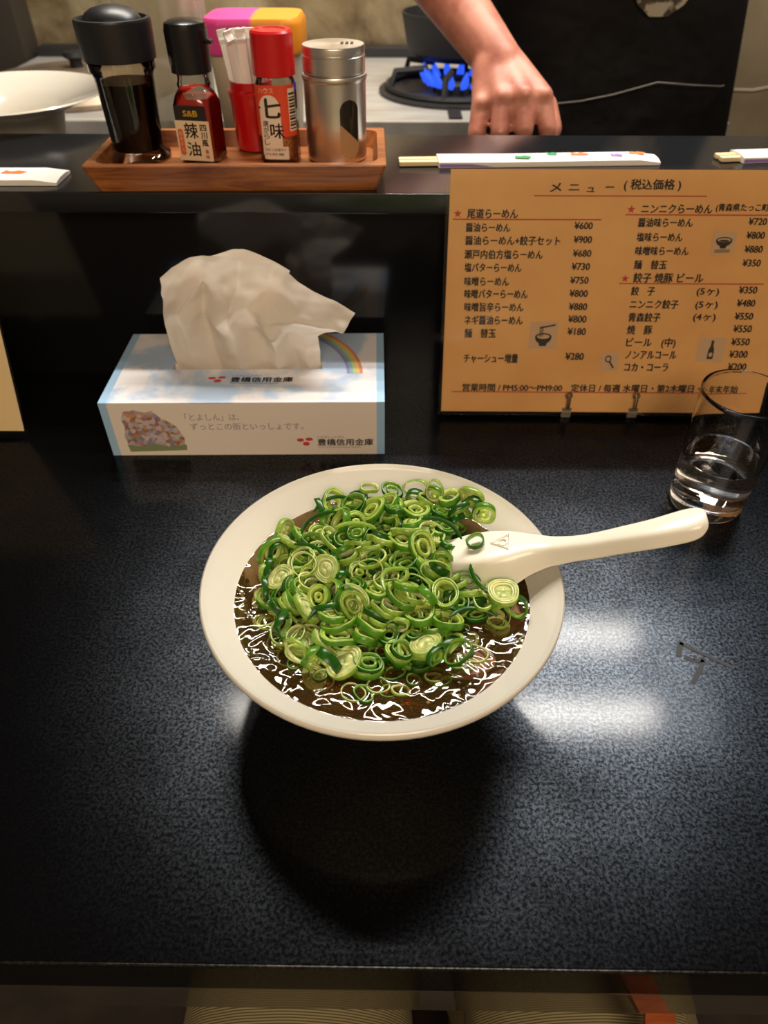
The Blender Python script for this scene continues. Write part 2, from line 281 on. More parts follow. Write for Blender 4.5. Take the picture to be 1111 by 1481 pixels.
RINGS = '4,88,257,-129,18,22,0,0,97,0;5,90,-40,-58,18,0,91,-41,0,1;7,73,602,-251,13,0,-85,-52,0,1;0,87,212,135,20,0,-24,97,0,0;4,96,-440,2,18,93,0,0,-38,0;2,74,96,-336,17,0,57,-82,0,1;9,72,245,585,20,0,33,-94,0,0;0,90,-107,-176,20,0,-50,87,0,0;8,75,-17,256,41,10,84,51,-17,1;5,84,220,440,18,64,0,0,77,0;3,78,16,574,15,0,-16,-99,0,0;2,83,325,-219,17,14,0,0,99,0;2,94,-103,225,17,58,0,0,82,1;2,89,-264,145,17,47,0,0,-88,1;1,73,277,-25,22,0,-50,-86,0,0;6,80,248,245,26,0,23,-97,0,0;9,89,-139,644,40,56,71,-3,-43,0;4,74,149,206,18,0,81,59,0,0;10,100,-273,-321,17,0,-100,-5,0,1;0,98,-192,-483,20,0,-99,15,0,1;8,81,176,-65,19,0,-71,71,0,1;10,84,-500,-456,17,0,-82,57,0,1;3,93,-281,-214,39,9,-22,95,-19,0;0,89,-200,43,20,64,0,0,77,0;10,79,167,148,55,7,42,91,5,1;10,90,-640,167,17,93,0,0,-37,1;3,95,598,-174,58,3,35,-16,-92,1;1,85,89,604,42,14,90,-41,-9,1;0,92,-184,-88,20,74,0,0,67,0;4,73,186,-174,18,0,-68,-74,0,0;4,90,-401,-217,18,100,0,0,-7,1;3,92,-317,25,15,84,0,0,-54,0;10,74,604,-47,17,94,0,0,34,0;10,83,-552,-220,72,10,88,13,-44,1;9,82,417,448,20,0,-94,34,0,1;1,76,-621,62,43,8,-83,54,13,1;5,99,7,309,52,78,-22,-5,-58,1;7,87,210,-379,13,86,0,0,51,1;5,86,35,-12,45,12,96,19,-14,1;8,88,-407,105,19,29,0,0,-96,0;11,98,-37,675,14,0,-73,68,0,0;10,85,-134,361,17,0,-100,-4,0,1;8,73,80,234,40,33,5,-28,-90,0;7,75,-4,-226,30,14,-62,-77,6,0;7,90,-578,-16,44,30,-4,26,-92,0;8,95,344,-207,48,0,-81,-59,0,1;9,84,254,-179,51,1,-73,-68,-8,1;5,91,-426,-331,18,7,0,0,-100,1;4,86,-449,207,18,0,100,6,0,0;1,85,-138,-609,22,98,0,0,-19,1;6,86,690,-220,68,28,-62,-55,-49,1;8,95,-666,264,40,30,-8,-17,-94,1;8,83,103,-222,19,0,-58,-82,0,1;3,90,-182,-284,37,89,1,18,43,1;7,88,-338,-81,28,1,-11,-99,-12,0;0,78,-62,117,20,68,0,0,-73,0;5,99,-686,-127,18,73,0,0,68,1;3,80,-266,-458,48,49,-10,2,87,1;0,79,148,38,41,10,7,23,96,1;4,99,193,599,79,64,-76,-9,3,1;11,95,-95,-16,45,20,0,0,-98,1;0,87,396,491,57,82,-47,-8,32,1;6,84,-54,-519,26,86,0,0,51,1;2,75,474,-248,17,17,0,0,-99,1;7,88,-352,-354,44,1,-87,-50,1,1;11,98,77,-119,31,71,-16,7,68,0;7,75,-128,119,71,9,-96,15,-21,0;7,82,-565,196,40,2,97,11,-20,0;0,75,181,-534,38,8,-22,95,-20,1;2,95,-122,531,17,100,0,0,0,0;8,98,-343,233,19,0,99,14,0,1;0,88,-714,13,64,71,-30,-64,4,1;2,90,311,93,17,0,-56,83,0,0;1,82,-138,-448,65,37,-31,-17,-86,1;10,98,447,-122,64,3,-8,93,-36,1;3,98,194,-162,68,81,13,-17,-54,1;3,83,261,488,46,0,51,86,0,0;1,93,-32,-138,69,99,-11,3,12,1;8,84,206,427,74,21,1,1,-98,1;1,90,74,-293,55,1,-100,-1,-1,1;10,73,134,129,79,5,-91,42,-7,1;6,78,57,119,26,66,0,0,-75,1;5,99,-282,-457,88,6,38,-92,12,1;9,74,-187,182,20,0,95,-31,0,0;11,88,228,-262,14,6,0,0,100,0;1,95,-372,198,55,0,27,96,0,1;2,81,291,142,50,98,-1,4,-18,0;7,75,-344,329,35,8,-9,-18,-98,0;2,81,-346,605,17,0,-100,-1,0,1;6,74,10,148,78,18,57,78,17,1;10,84,-544,-37,53,11,-75,61,24,1;7,89,-563,-260,64,41,-9,-89,20,1;10,87,-331,375,42,2,47,86,-20,1;5,92,108,-428,43,5,-98,-18,0,1;4,76,152,-42,80,82,-39,-42,7,1;5,79,561,-185,68,0,-84,37,-39,1;9,80,123,-200,66,50,-19,-14,83,1;5,74,205,7,103,32,-6,-93,18,1;1,85,281,340,62,4,40,-92,6,1;2,88,-217,476,17,0,-12,-99,0,0;11,89,-434,55,47,86,1,-1,51,0;5,97,-515,-224,77,40,30,34,79,1;0,92,460,-176,50,26,65,71,-9,1;7,87,-157,85,77,22,12,96,9,1;10,99,-250,-598,43,72,15,-11,-67,1;8,88,208,-283,64,2,-13,97,-22,1;8,83,-413,457,81,57,29,-65,-41,1;2,86,630,-97,79,8,-1,77,-64,0;10,100,196,279,107,3,32,-94,7,1;1,92,-243,548,50,12,85,48,-17,0;7,98,-88,163,68,22,-22,-9,95,1;1,77,222,502,104,17,89,42,-10,1;10,88,144,315,51,20,39,-89,13,1;6,80,-27,576,51,27,0,0,96,0;2,80,-188,-74,51,90,0,0,-43,0;7,82,-466,-432,44,43,1,1,-90,1;7,87,344,-218,75,0,-83,56,0,1;2,84,46,-542,17,0,84,54,0,1;2,88,-96,-272,48,29,24,-7,93,1;2,76,-381,531,34,17,-94,-28,-8,0;2,88,-49,434,33,78,1,16,61,0;7,95,-16,44,102,13,83,37,-40,1;11,73,-499,116,31,56,13,-19,-80,0;2,88,87,479,17,0,-99,17,0,0;7,96,-588,-391,41,1,-52,85,-2,1;3,94,406,532,66,81,-28,-38,-35,1;1,78,-424,54,113,81,2,0,-58,1;10,78,494,576,179,19,30,64,69,1;0,77,-13,460,51,16,59,-79,-1,1;3,76,234,-83,89,38,11,40,83,1;0,81,-607,-156,51,27,40,-85,-22,1;5,74,-474,-56,62,28,-48,-82,-16,1;0,81,-470,73,76,1,-44,90,1,1;8,91,283,94,91,51,-78,33,14,1;3,96,-128,314,83,72,20,29,60,1;0,90,-613,-272,86,86,-27,36,-24,1;10,78,-358,-488,61,21,31,30,88,1;7,74,-404,200,86,0,63,77,0,1;5,80,315,377,95,5,46,-89,4,1;2,75,-244,267,17,0,-47,-88,0,1;0,86,-160,-192,71,10,-24,95,-20,1;3,97,-236,-116,77,22,28,93,10,1;7,99,-265,376,59,18,70,-69,7,1;7,84,-238,218,48,30,0,3,95,1;1,77,-34,651,82,27,84,45,-15,0;3,79,-743,28,59,44,-67,-24,55,1;9,99,-170,295,47,10,-80,-55,-21,1;5,82,-226,603,63,21,82,-54,3,1;3,77,-210,76,76,90,-3,-23,38,1;10,74,100,374,73,35,49,74,-31,0;2,92,-116,441,63,14,21,-14,-96,1;3,91,91,220,119,23,-37,90,1,1;11,76,-76,-316,56,55,25,1,80,0;11,73,-98,-47,69,87,0,0,49,1;11,75,47,88,100,79,21,45,-36,1;2,94,371,-224,100,0,-74,-67,0,1;11,83,-111,-374,40,91,-33,15,-22,0;1,98,70,470,70,1,-70,-70,14,1;5,76,-91,-147,112,10,79,-60,4,1;3,74,-422,-158,54,62,7,6,78,1;1,75,275,190,85,82,-11,-6,-56,1;0,78,100,16,93,79,15,-8,-59,1;11,83,-4,-415,14,0,-91,41,0,1;2,83,-456,300,47,52,4,-5,85,1;2,93,-573,-105,91,42,-29,36,-78,1;3,99,239,277,154,12,-93,-30,17,1;7,98,-195,230,96,1,27,-5,96,1;7,83,-62,-14,94,7,97,-23,1,1;7,86,-256,108,97,24,-27,12,92,1;7,84,-253,245,77,7,30,-95,0,1;0,90,-463,230,118,1,-97,-24,3,1;4,100,-15,-408,42,100,0,0,-5,1;2,90,333,243,96,35,53,-77,5,1;8,96,-408,-585,61,58,66,26,40,1;1,83,245,-372,69,5,41,-89,21,1;0,82,-262,550,127,99,10,-7,3,1;1,76,-121,-395,101,83,-28,7,-47,1;6,82,155,658,91,63,73,6,-25,1;2,83,323,350,128,91,-6,0,-41,1;4,86,318,-297,86,77,61,-9,-18,1;2,96,-4,689,134,36,-1,-5,93,1;3,93,-290,-155,88,36,-62,64,-28,1;4,99,-119,541,47,0,-43,-90,0,0;1,97,-2,511,123,81,-13,-20,53,1;6,87,499,521,147,59,24,-68,36,1;4,82,-338,92,76,50,3,-86,9,0;11,100,-208,612,86,78,-10,19,59,1;7,93,79,587,81,92,-14,10,-36,1;5,87,145,490,147,13,32,93,-12,1;3,74,199,337,126,72,-5,6,68,1;8,76,-555,129,73,42,-21,4,-88,1;10,81,-645,-39,82,26,25,1,-93,1;5,97,-711,147,108,25,-37,60,-66,1;0,87,-350,6,110,68,-49,-55,-1,1;2,86,306,482,130,97,-6,23,1,1;11,72,-519,-433,66,0,-57,82,1,1;2,89,-209,-130,120,20,41,88,13,1;0,75,28,362,99,27,52,62,52,1;3,80,-270,21,68,32,23,-2,-92,1;6,72,-331,-608,77,20,-20,-77,57,1;0,94,-503,202,76,11,-64,-73,22,1;1,81,190,-220,147,56,54,-63,-5,1;2,84,-725,-118,79,53,61,-37,-47,1;0,84,-454,531,93,61,-21,-68,34,1;3,77,-213,431,86,88,-13,15,43,0;9,82,-16,-326,50,4,65,6,75,0;3,92,-374,252,124,26,76,-55,-23,1;4,86,111,473,97,3,-60,-79,13,1;0,92,-684,125,95,67,-25,-66,-23,1;8,95,566,446,162,61,74,20,-21,1;3,99,-37,-300,120,20,96,6,-21,1;2,73,-343,-48,89,55,75,15,33,1;4,80,-138,479,96,12,96,-23,6,1;10,96,-472,-280,102,15,-44,-8,-88,1;10,94,-246,404,73,9,4,-98,18,0;2,85,-340,482,72,48,-34,-76,-29,1;3,78,139,134,132,1,21,-95,-24,1;3,86,234,602,126,3,90,33,-28,1;0,86,-587,-395,106,62,-57,-44,31,1;0,86,114,-78,106,45,-76,47,7,1;0,73,291,-506,49,61,65,27,35,1;3,82,496,-54,107,65,-31,20,-66,1;3,91,-531,66,136,98,11,-14,-5,1;2,85,129,-401,75,49,2,5,-87,1;8,91,32,-543,58,23,-8,5,-97,1;2,84,345,-109,72,86,-40,0,31,1;3,76,158,-548,71,16,20,95,-15,1;2,89,-18,-436,71,0,-79,-62,0,1;5,98,-375,586,110,26,-58,-75,17,1;10,86,78,275,169,93,-35,1,8,1;11,85,-495,-537,41,93,35,-2,-11,1;11,73,31,-387,99,71,62,-34,1,1;8,78,-298,152,126,23,18,91,-30,1;3,85,-454,-91,107,4,9,1,100,1;3,87,-272,95,123,27,20,93,-13,1;9,97,361,608,109,67,-6,-15,-72,1;8,79,-193,-13,104,16,-98,2,15,1;7,82,-426,-125,78,5,85,-51,-7,1;0,86,-47,328,90,73,-10,21,65,1;5,86,-288,-376,98,18,-4,-23,-95,1;8,79,247,-441,41,2,0,0,-100,1;3,88,349,-87,96,50,-30,21,79,1;5,82,60,193,169,12,35,92,-15,1;10,91,175,-512,94,18,96,19,9,1;8,80,275,672,113,71,67,-21,-7,1;1,100,153,-319,113,13,63,76,-3,1;8,96,-521,-153,105,26,86,-22,-37,1;3,73,149,712,139,6,-23,-56,79,1;7,86,-20,171,123,6,-11,99,-5,1;11,81,498,-228,109,1,84,-54,-2,1;11,94,267,648,171,49,-60,60,20,1;10,87,-624,225,117,44,7,40,80,1;2,81,80,35,123,2,16,7,-98,1;7,84,-512,3,153,6,57,80,17,1;4,91,53,-544,87,84,7,6,54,1;2,87,433,-40,75,18,-10,-44,87,1;1,87,-48,533,144,22,-29,93,-7,1;7,92,-411,117,148,4,-48,-87,8,1;10,74,242,19,107,11,92,13,-35,1;3,88,8,-282,121,88,-12,26,39,1;0,92,67,37,153,2,-93,-33,-17,1;3,83,103,-227,149,1,-18,-20,-96,1;3,84,-141,135,161,21,-23,31,90,1;8,85,-449,337,83,5,-100,-2,0,1;11,94,-257,444,116,13,31,-93,15,1;11,90,-78,-365,105,69,-2,29,67,1;5,99,-138,487,144,7,95,23,19,1;2,89,7,439,197,80,-19,-6,-56,1;0,88,342,-568,102,97,13,-19,-7,1;8,93,-408,-220,122,94,9,-26,17,1;11,76,59,-215,97,8,-41,-87,26,0;5,87,50,-214,132,78,-27,3,-57,1;2,95,-301,254,121,82,10,16,55,1;11,88,314,-48,88,6,-17,30,94,1;7,91,-500,-574,110,52,-70,-5,-49,1;0,82,-263,-269,157,34,-58,-71,-20,1;2,77,-58,242,158,29,91,20,-22,1;7,81,127,-118,109,89,43,-14,-7,1;8,88,-328,-356,123,24,-5,-23,-94,1;1,99,-325,378,136,3,-86,-2,-51,1;7,77,-341,456,92,53,-77,-32,12,1;2,82,169,538,56,14,46,-40,78,1;9,87,-91,8,119,1,6,-100,7,1;6,96,273,28,129,8,91,21,-36,1;2,91,-84,-325,119,95,-24,17,-13,1;3,82,-22,399,137,43,6,83,35,1;10,93,-219,-240,121,95,31,-3,3,1;3,86,-203,166,173,5,22,92,-33,1;2,73,-108,102,131,16,-14,98,2,1;2,99,-295,-72,111,73,-23,-48,-43,1;11,74,43,-60,126,85,18,-46,-19,1;1,88,296,-197,135,11,-81,57,-5,1;1,85,292,-366,118,1,29,94,-17,1;3,88,-36,-87,129,5,61,-79,6,1;0,93,-246,509,156,12,-73,68,3,1;2,95,-122,-610,57,8,0,0,100,1;2,95,409,474,168,86,-45,-23,2,1;5,83,72,-166,167,16,55,72,-39,1;11,79,-155,713,134,6,90,38,-21,1;2,80,229,-585,99,28,-29,54,-74,1;3,92,-117,53,157,99,2,-14,-5,1;10,77,-378,-37,160,31,-70,64,0,1;0,96,-364,-284,98,47,-45,38,66,1;1,75,363,602,151,86,-16,2,48,1;3,76,-328,-167,79,46,3,89,6,1;7,77,-143,-38,150,19,12,40,-89,1;5,98,176,129,174,70,37,4,61,1;10,73,-81,187,173,89,-37,5,-25,1;10,77,-668,349,89,38,-74,-14,54,1;8,96,-228,366,139,3,18,-21,96,1;10,100,615,-192,145,25,-1,5,97,1;5,76,-211,-304,154,32,-19,-86,-34,1;6,77,-592,322,50,79,-31,13,-52,1;7,77,249,-44,152,4,6,-49,87,1;0,72,-135,231,120,36,-63,-69,-4,1;8,78,-561,308,86,6,-29,-17,-94,1;2,83,-221,271,146,89,15,23,37,1;8,99,120,353,162,96,-24,-9,-6,1;1,92,-332,-189,130,75,32,-34,-47,1'
SLIVERS = [(-0.045, 0.318, 0.082, 0.7, 0.03, 0.008, 0), (-0.022, 0.349, 0.0785, -1.0, 0.02, 0.006, 0), (-0.06, 0.27, 0.073, 1.2, 0.028, 0.006, 1), (0.03, 0.3, 0.098, -0.4, 0.026, 0.006, 0), (-0.03, 0.252, 0.08, 0.5, 0.032, 0.007, 0), (0.046, 0.25, 0.08, 0.2, 0.028, 0.006, 0), (-0.02, 0.3, 0.098, 0.1, 0.024, 0.003, 2), (0.01, 0.232, 0.077, 1.3, 0.022, 0.005, 2), (0.052, 0.2715, 0.086, 2.2, 0.022, 0.004, 0), (-0.046, 0.29, 0.084, -0.6, 0.026, 0.006, 0), (0.004, 0.262, 0.096, 1.0, 0.024, 0.008, 2), (-0.036, 0.334, 0.085, 0.2, 0.026, 0.007, 0)]
# stations along the spoon: distance, half width of the flat, half width of the rim, depth
SPOON_SEC = [(0, .002, .004, .004), (.004, .0080, .0125, .010), (.010, .0112, .0178, .0145), (.020, .0132, .0218, .0175), (.032, .0132, .0230, .0185), (.044, .0114, .0208, .0170), (.056, .0080, .0150, .0138), (.068, .0058, .0104, .0108), (.082, .0052, .0086, .0092), (.100, .0056, .0088, .0086), (.126, .0070, .0100, .0082), (.142, .0078, .0106, .0078), (.1475, .0068, .0094, .0066), (.1505, .0044, .0064, .0046), (.152, .0012, .0018, .0016)]
SPOON_PATH = [(0, .0265, .3030, .0745), (.030, .0549, .2975, .0870), (.054, .0778, .2946, .0935), (.070, .0925, .2905, .0968), (.090, .1090, .2825, .1075), (.109, .1245, .2770, .1185), (.127, .1395, .2720, .1280), (.152, .1611, .2700, .1385)]
SPOON_ROLL = 0
SCUFFS = [([(0.1926, 0.2944), (0.199, 0.29), (0.2101, 0.2824), (0.2216, 0.2744)], 0.0024), ([(0.1939, 0.2956), (0.1884, 0.2832)], 0.0036), ([(0.1924, 0.2833), (0.1977, 0.28), (0.2042, 0.2807), (0.1989, 0.2725), (0.1916, 0.263)], 0.0032)]
SPOON_RING = (.0500, .2990, .0885)

# ------------------------------------------------------------------ setting
def structure(name, bm, m, smooth=False):
    o = fin(name, bm, m, None, None, smooth); o['kind'] = 'structure'; return o
M_floor = mat('kitchen_floor', rgb(58, 50, 42), 0.6)
lk(M_floor, ramp(M_floor, noise_tex(M_floor, coords(M_floor), 8, 4), [(0.3, rgb(40, 34, 28)), (0.7, rgb(72, 62, 52))]), bsdf(M_floor).inputs['Base Color'])
bm = bmesh.new(); box(bm, -2.2, 2.2, -1.6, 2.3, -T - .05, -T); structure('floor', bm, M_floor)
bm = bmesh.new(); box(bm, -2.2, 2.2, -1.7, 2.12, 1.75, 1.80); structure('ceiling', bm, mat('dark_ceiling_boards', rgb(62, 46, 34), .7))
bm = bmesh.new(); box(bm, -2.2, 2.2, -1.75, -1.65, -T, 1.75); structure('wall_front', bm, mat('cream_plaster_wall', rgb(214, 196, 166), .8))
M_wall = mat('greasy_steel_wall', rgb(135, 118, 92), 0.42, 0.55)
nz = noise_tex(M_wall, coords(M_wall), 7, 6, 0.62, 0.4)
lk(M_wall, ramp(M_wall, nz, [(0.30, rgb(92, 74, 50)), (0.50, rgb(150, 132, 100)), (0.70, rgb(186, 172, 142))]), bsdf(M_wall).inputs['Base Color'])
lk(M_wall, bump(M_wall, nz, 0.25, 0.01), bsdf(M_wall).inputs['Normal'])
bm = bmesh.new(); box(bm, -2.2, 2.2, 2.02, 2.12, -T, 1.749); structure('wall_back', bm, M_wall)
M_sidewall = mat('tan_side_wall', rgb(112, 96, 72), 0.55)
lk(M_sidewall, ramp(M_sidewall, noise_tex(M_sidewall, coords(M_sidewall), 6, 4), [(0.3, rgb(92, 78, 58)), (0.7, rgb(128, 112, 86))]), bsdf(M_sidewall).inputs['Base Color'])
bm = bmesh.new(); box(bm, 0.60, 1.6, 1.52, 2.019, -T, 1.749); structure('wall_right', bm, M_sidewall)
bm = bmesh.new(); box(bm, -2.2, -0.86, 1.93, 2.019, -T, 1.749); structure('wall_left', bm, mat('dark_brown_wall', rgb(52, 46, 38), .6))  # evenly dark brown partition before the left end of the back wall
M_post = wood_mat('brown_post_wood', rgb(66, 40, 24), rgb(98, 62, 38), (40, 40, 5), 0.5)
bm = bmesh.new(); box(bm, 0.735, 0.82, 1.47, 1.52, -T, 1.749, 0.004); structure('trim_1', bm, M_post)

# ------------------------------------------------------------------ counter
counter = thing('counter', 'glossy black speckled stone bar counter with upright panel and raised ledge', 'counter', (0, 0.1, -T))
def cpart(name, bm, m, **kw): return fin(name, bm, m, counter, (0, -0.1, T), **kw)
bm = bmesh.new(); box(bm, -1.1, 1.1, 0.1033, 0.66, -0.035, 0, 0.0018, 3); cpart('counter_top', bm, M_counter)
bm = bmesh.new(); box(bm, -1.1, 1.1, 0.1036, 0.135, -0.0705, -0.0352, 0.001); cpart('edge_band', bm, M_edge)
bm = bmesh.new(); box(bm, -1.1, 1.1, 0.632, 0.655, 0.0, 0.166); cpart('upright_panel', bm, M_panel)
bm = bmesh.new(); box(bm, -1.1, 1.1, 0.612, 0.79, 0.166, 0.183, 0.0015); cpart('ledge', bm, M_ledge)
bm = bmesh.new(); box(bm, -1.1, 1.1, 0.36, 0.40, -T, -0.035); cpart('counter_base', bm, M_panel)
for pts, w in SCUFFS:
    bm = bmesh.new()
    for a, b in zip(pts, pts[1:]):
        poly_uv(bm, bar_uv(a[0], a[1], b[0], b[1], w), lambda u, v: (u, v, 0.00025))
    tag(cpart('scuff_mark', bm, M_mark, smooth=False), 'dark scuff mark on the stone')

# ------------------------------------------------------------------ kitchen behind the ledge
M_top = mat('kitchen_bench_top', rgb(60, 58, 56), 0.4, 0.3)
bench = thing('kitchen_bench', 'low dark work bench right behind the raised counter ledge', 'bench', (0.1, 0.89, -T))
bm = bmesh.new(); box(bm, -1.2, 1.0, -0.098, 0.11, T + .10, T + .13, .002); fin('bench_top', bm, M_top, bench)
bm = bmesh.new(); box(bm, -1.2, 1.0, -0.09, 0.10, 0, T + .0995); fin('bench_base', bm, M_panel, bench)

M_stove = mat('stove_steel', rgb(200, 196, 190), 0.34, 0.35)
lk(M_stove, ramp(M_stove, noise_tex(M_stove, coords(M_stove, (3, 30, 3)), 4, 4), [(0.3, rgb(176, 170, 160)), (0.7, rgb(214, 210, 204))]), bsdf(M_stove).inputs['Base Color'])
M_iron = mat('black_iron', (0.012, 0.011, 0.012, 1), 0.55)
SX, SY, SZ = 0.122, 1.615, 0.055
stove = thing('gas_stove', 'stainless steel gas stove with a lit burner behind the counter', 'stove', (SX, SY, -T))
def spart(name, bm, m, **kw): return fin(name, bm, m, stove, (-SX, -SY, T), **kw)
bm = bmesh.new(); box(bm, -0.85, 0.59, 1.390, 2.015, -T, SZ, 0.003)
spart('stove_body', bm, M_stove)
bm = bmesh.new(); lathe(bm, [(0.150, SZ + .0005), (0.152, SZ + .006), (0.140, SZ + .008), (0.118, SZ + .003), (0.05, SZ + .002)], 40, SX, SY); spart('burner_pan', bm, M_iron)
bm = bmesh.new(); lathe(bm, [(0.045, SZ + .002), (0.045, SZ + .018), (0.036, SZ + .024), (0.012, SZ + .024)], 28, SX, SY); spart('burner_head', bm, M_iron)
bm = bmesh.new()
tube(bm, [(SX + .135 * math.cos(a * PI / 16), SY + .135 * math.sin(a * PI / 16), SZ + .012) for a in range(32)], .006, 6, True)
for k in range(6):
    a = k * PI / 3 + 0.3
    tube(bm, [(SX + .135 * math.cos(a), SY + .135 * math.sin(a), SZ + .012), (SX + .125 * math.cos(a), SY + .125 * math.sin(a), SZ + .042), (SX + .06 * math.cos(a), SY + .06 * math.sin(a), SZ + .044)], .006, 6)
spart('grate', bm, M_iron)
bm = bmesh.new(); box(bm, -0.845, 0.585, 1.965, 2.012, SZ + .0005, SZ + .020, .002); spart('back_rail', bm, M_iron)
bm = bmesh.new(); box(bm, 0.098, 0.122, 1.400, 1.462, SZ + .0005, SZ + .004, .001); spart('control_strip', bm, M_iron)
M_flame = bpy.data.materials.new('blue_flame'); M_flame.use_nodes = True
b = bsdf(M_flame); b.inputs['Base Color'].default_value = (0.02, 0.05, 0.3, 1); b.inputs['Emission Color'].default_value = (0.03, 0.12, 1.0, 1); b.inputs['Emission Strength'].default_value = 1.0
for k in range(14):
    a = 2 * PI * k / 14
    bm = bmesh.new()
    c, s = math.cos(a), math.sin(a)
    tube(bm, [(SX + .044 * c, SY + .044 * s, SZ + .014), (SX + .058 * c, SY + .058 * s, SZ + .022), (SX + .066 * c, SY + .066 * s, SZ + .034), (SX + .070 * c, SY + .070 * s, SZ + .046)], [.003, .008, .006, .0008], 8)
    spart('flame', bm, M_flame)

# black pan on the grate
pan = thing('black_pan', 'black iron pan on the lit burner behind the forearm', 'pan', (SX + .01, SY + .06, SZ + .051))
bm = bmesh.new(); lathe(bm, [(0.02, 0), (0.085, 0), (0.105, .012), (0.118, .075), (0.115, .075), (0.102, .016), (0.02, .008)], 40); fin('pan_body', bm, M_iron, pan)
bm = bmesh.new(); tube(bm, [(.108, .04, .06), (.17, .065, .075), (.25, .10, .09)], [.008, .009, .011], 8); fin('handle', bm, M_iron, pan)

# big round lid on the left of the stove
M_lid = mat('worn_aluminium', rgb(150, 132, 112), 0.45, 0.6)
lk(M_lid, ramp(M_lid, noise_tex(M_lid, coords(M_lid), 12, 4), [(0.3, rgb(112, 96, 80)), (0.7, rgb(164, 146, 126))]), bsdf(M_lid).inputs['Base Color'])
lid = thing('pot_lid', 'large round worn metal lid lying on the stove behind the white bowl', 'lid', (-0.625, 1.62, SZ + .0005))
bm = bmesh.new(); lathe(bm, [(0.02, 0), (0.185, 0), (0.19, .010), (0.178, .024), (0.10, .036), (0.01, .040)], 56); fin('lid_plate', bm, M_lid, lid)
bm = bmesh.new(); lathe(bm, [(0.012, .0395), (0.012, .052), (0.022, .058), (0.020, .066), (0.004, .068)], 20); fin('knob', bm, M_iron, lid)

# white bowl beyond the ledge, left
def plain_bowl(name, label, loc, r, h):
    t = thing(name, label, 'bowl', loc)
    bm = bmesh.new()
    lathe(bm, [(r * .40, .010), (r * .44, .010), (r * .47, h * .40), (r * .52, h * .74), (r * .74, h * .88), (r * .97, h * .985), (r, h), (r * .985, h * 1.02), (r * .96, h), (r * .80, h * .92), (r * .54, h * .80), (r * .44, h * .50), (r * .38, h * .24), (0.001, h * .20)], 72)
    fin('bowl_body', bm, M_white, t, angle=60)
    bm = bmesh.new(); lathe(bm, [(r * .36, 0), (r * .45, 0), (r * .44, .0098), (r * .36, .0098)], 48, cap0=False, cap1=False); fin('foot_ring', bm, M_white, t)
    return t
plain_bowl('bowl', 'empty white bowl behind the ledge on the left, beside the soy sauce bottle', (-0.420, 0.868, .1302), 0.107, 0.0735)
plain_bowl('bowl', 'white bowl cut off by the right edge of the photo behind the ledge', (0.535, 0.875, .1302), 0.10, 0.064)
rest = thing('stirring_spoon', 'thin white spoon leaning inside the empty white bowl on the left', 'spoon', (-0.430, 0.862, .1535))
bm = bmesh.new(); tube(bm, [(0, 0, .005), (-.034, .008, .040), (-.072, .020, .078)], [.003, .0035, .004], 8); fin('handle', bm, M_white, rest)
bm = bmesh.new(); ellipsoid(bm, (.008, -.004, .003), (.011, .008, .0025)); fin('scoop', bm, M_white, rest)

# clear ribbed pitcher between the soy sauce and chili oil
pit = thing('water_pitcher', 'tall clear ribbed pitcher standing behind the condiment bottles', 'pitcher', (-0.262, 0.932, .1302))
M_pit = mat('cloudy_clear_plastic', rgb(206, 200, 176), 0.15)
bsdf(M_pit).inputs['Alpha'].default_value = 0.42
bm = bmesh.new()
prof = [(.050, 0), (.052, .004), (.054, .06), (.056, .16), (.058, .26), (.060, .29), (.058, .29), (.054, .16), (.050, .008), (.004, .006)]
rings = []
for r, z in prof:
    rings.append([((r + (.0014 * math.cos(16 * 2 * PI * i / 96) if .004 < z < .27 and r > .05 else 0)) * math.cos(2 * PI * i / 96), (r + (.0014 * math.cos(16 * 2 * PI * i / 96) if .004 < z < .27 and r > .05 else 0)) * math.sin(2 * PI * i / 96), z) for i in range(96)])
loft(bm, rings); fin('pitcher_body', bm, M_pit, pit)
bm = bmesh.new(); tube(bm, [(.01, .056, .25), (.01, .095, .24), (.01, .10, .12), (.01, .054, .07)], .007, 8); fin('handle', bm, M_pit, pit)
bm = bmesh.new(); lathe(bm, [(.0605, .285), (.0625, .287), (.0625, .305), (.055, .312), (.002, .314)], 40); fin('lid', bm, mat('pale_lid', rgb(196, 176, 120), .4), pit)

# orange topped tub behind the toothpicks
tub = thing('plastic_tub', 'pale plastic tub with an orange and pink lid behind the toothpicks', 'container', (-0.148, 0.905, .13))
M_tub = mat('frosted_tub', rgb(205, 186, 158), 0.4)
M_orange = mat('orange_lid', rgb(236, 148, 34), 0.4); 
nn = nd(M_orange, 'ShaderNodeTexCoord'); sx_ = nd(M_orange, 'ShaderNodeSeparateXYZ'); lk(M_orange, nn.outputs['Object'], sx_.inputs[0])
lk(M_orange, ramp(M_orange, sx_.outputs[0], [(0.0, rgb(232, 70, 150)), (0.001, rgb(240, 150, 36))]), bsdf(M_orange).inputs['Base Color'])
bm = bmesh.new(); loft(bm, [rrect(.080, .068, .014, 0), rrect(.088, .074, .016, .06), rrect(.095, .080, .018, .1085)]); fin('tub_body', bm, M_tub, tub)
bm = bmesh.new(); loft(bm, [rrect(.100, .088, .018, .1090), rrect(.104, .090, .02, .113), rrect(.104, .090, .02, .134), rrect(.096, .082, .018, .140), rrect(.02, .02, .005, .142)])
lo = fin('lid', bm, M_orange, tub)

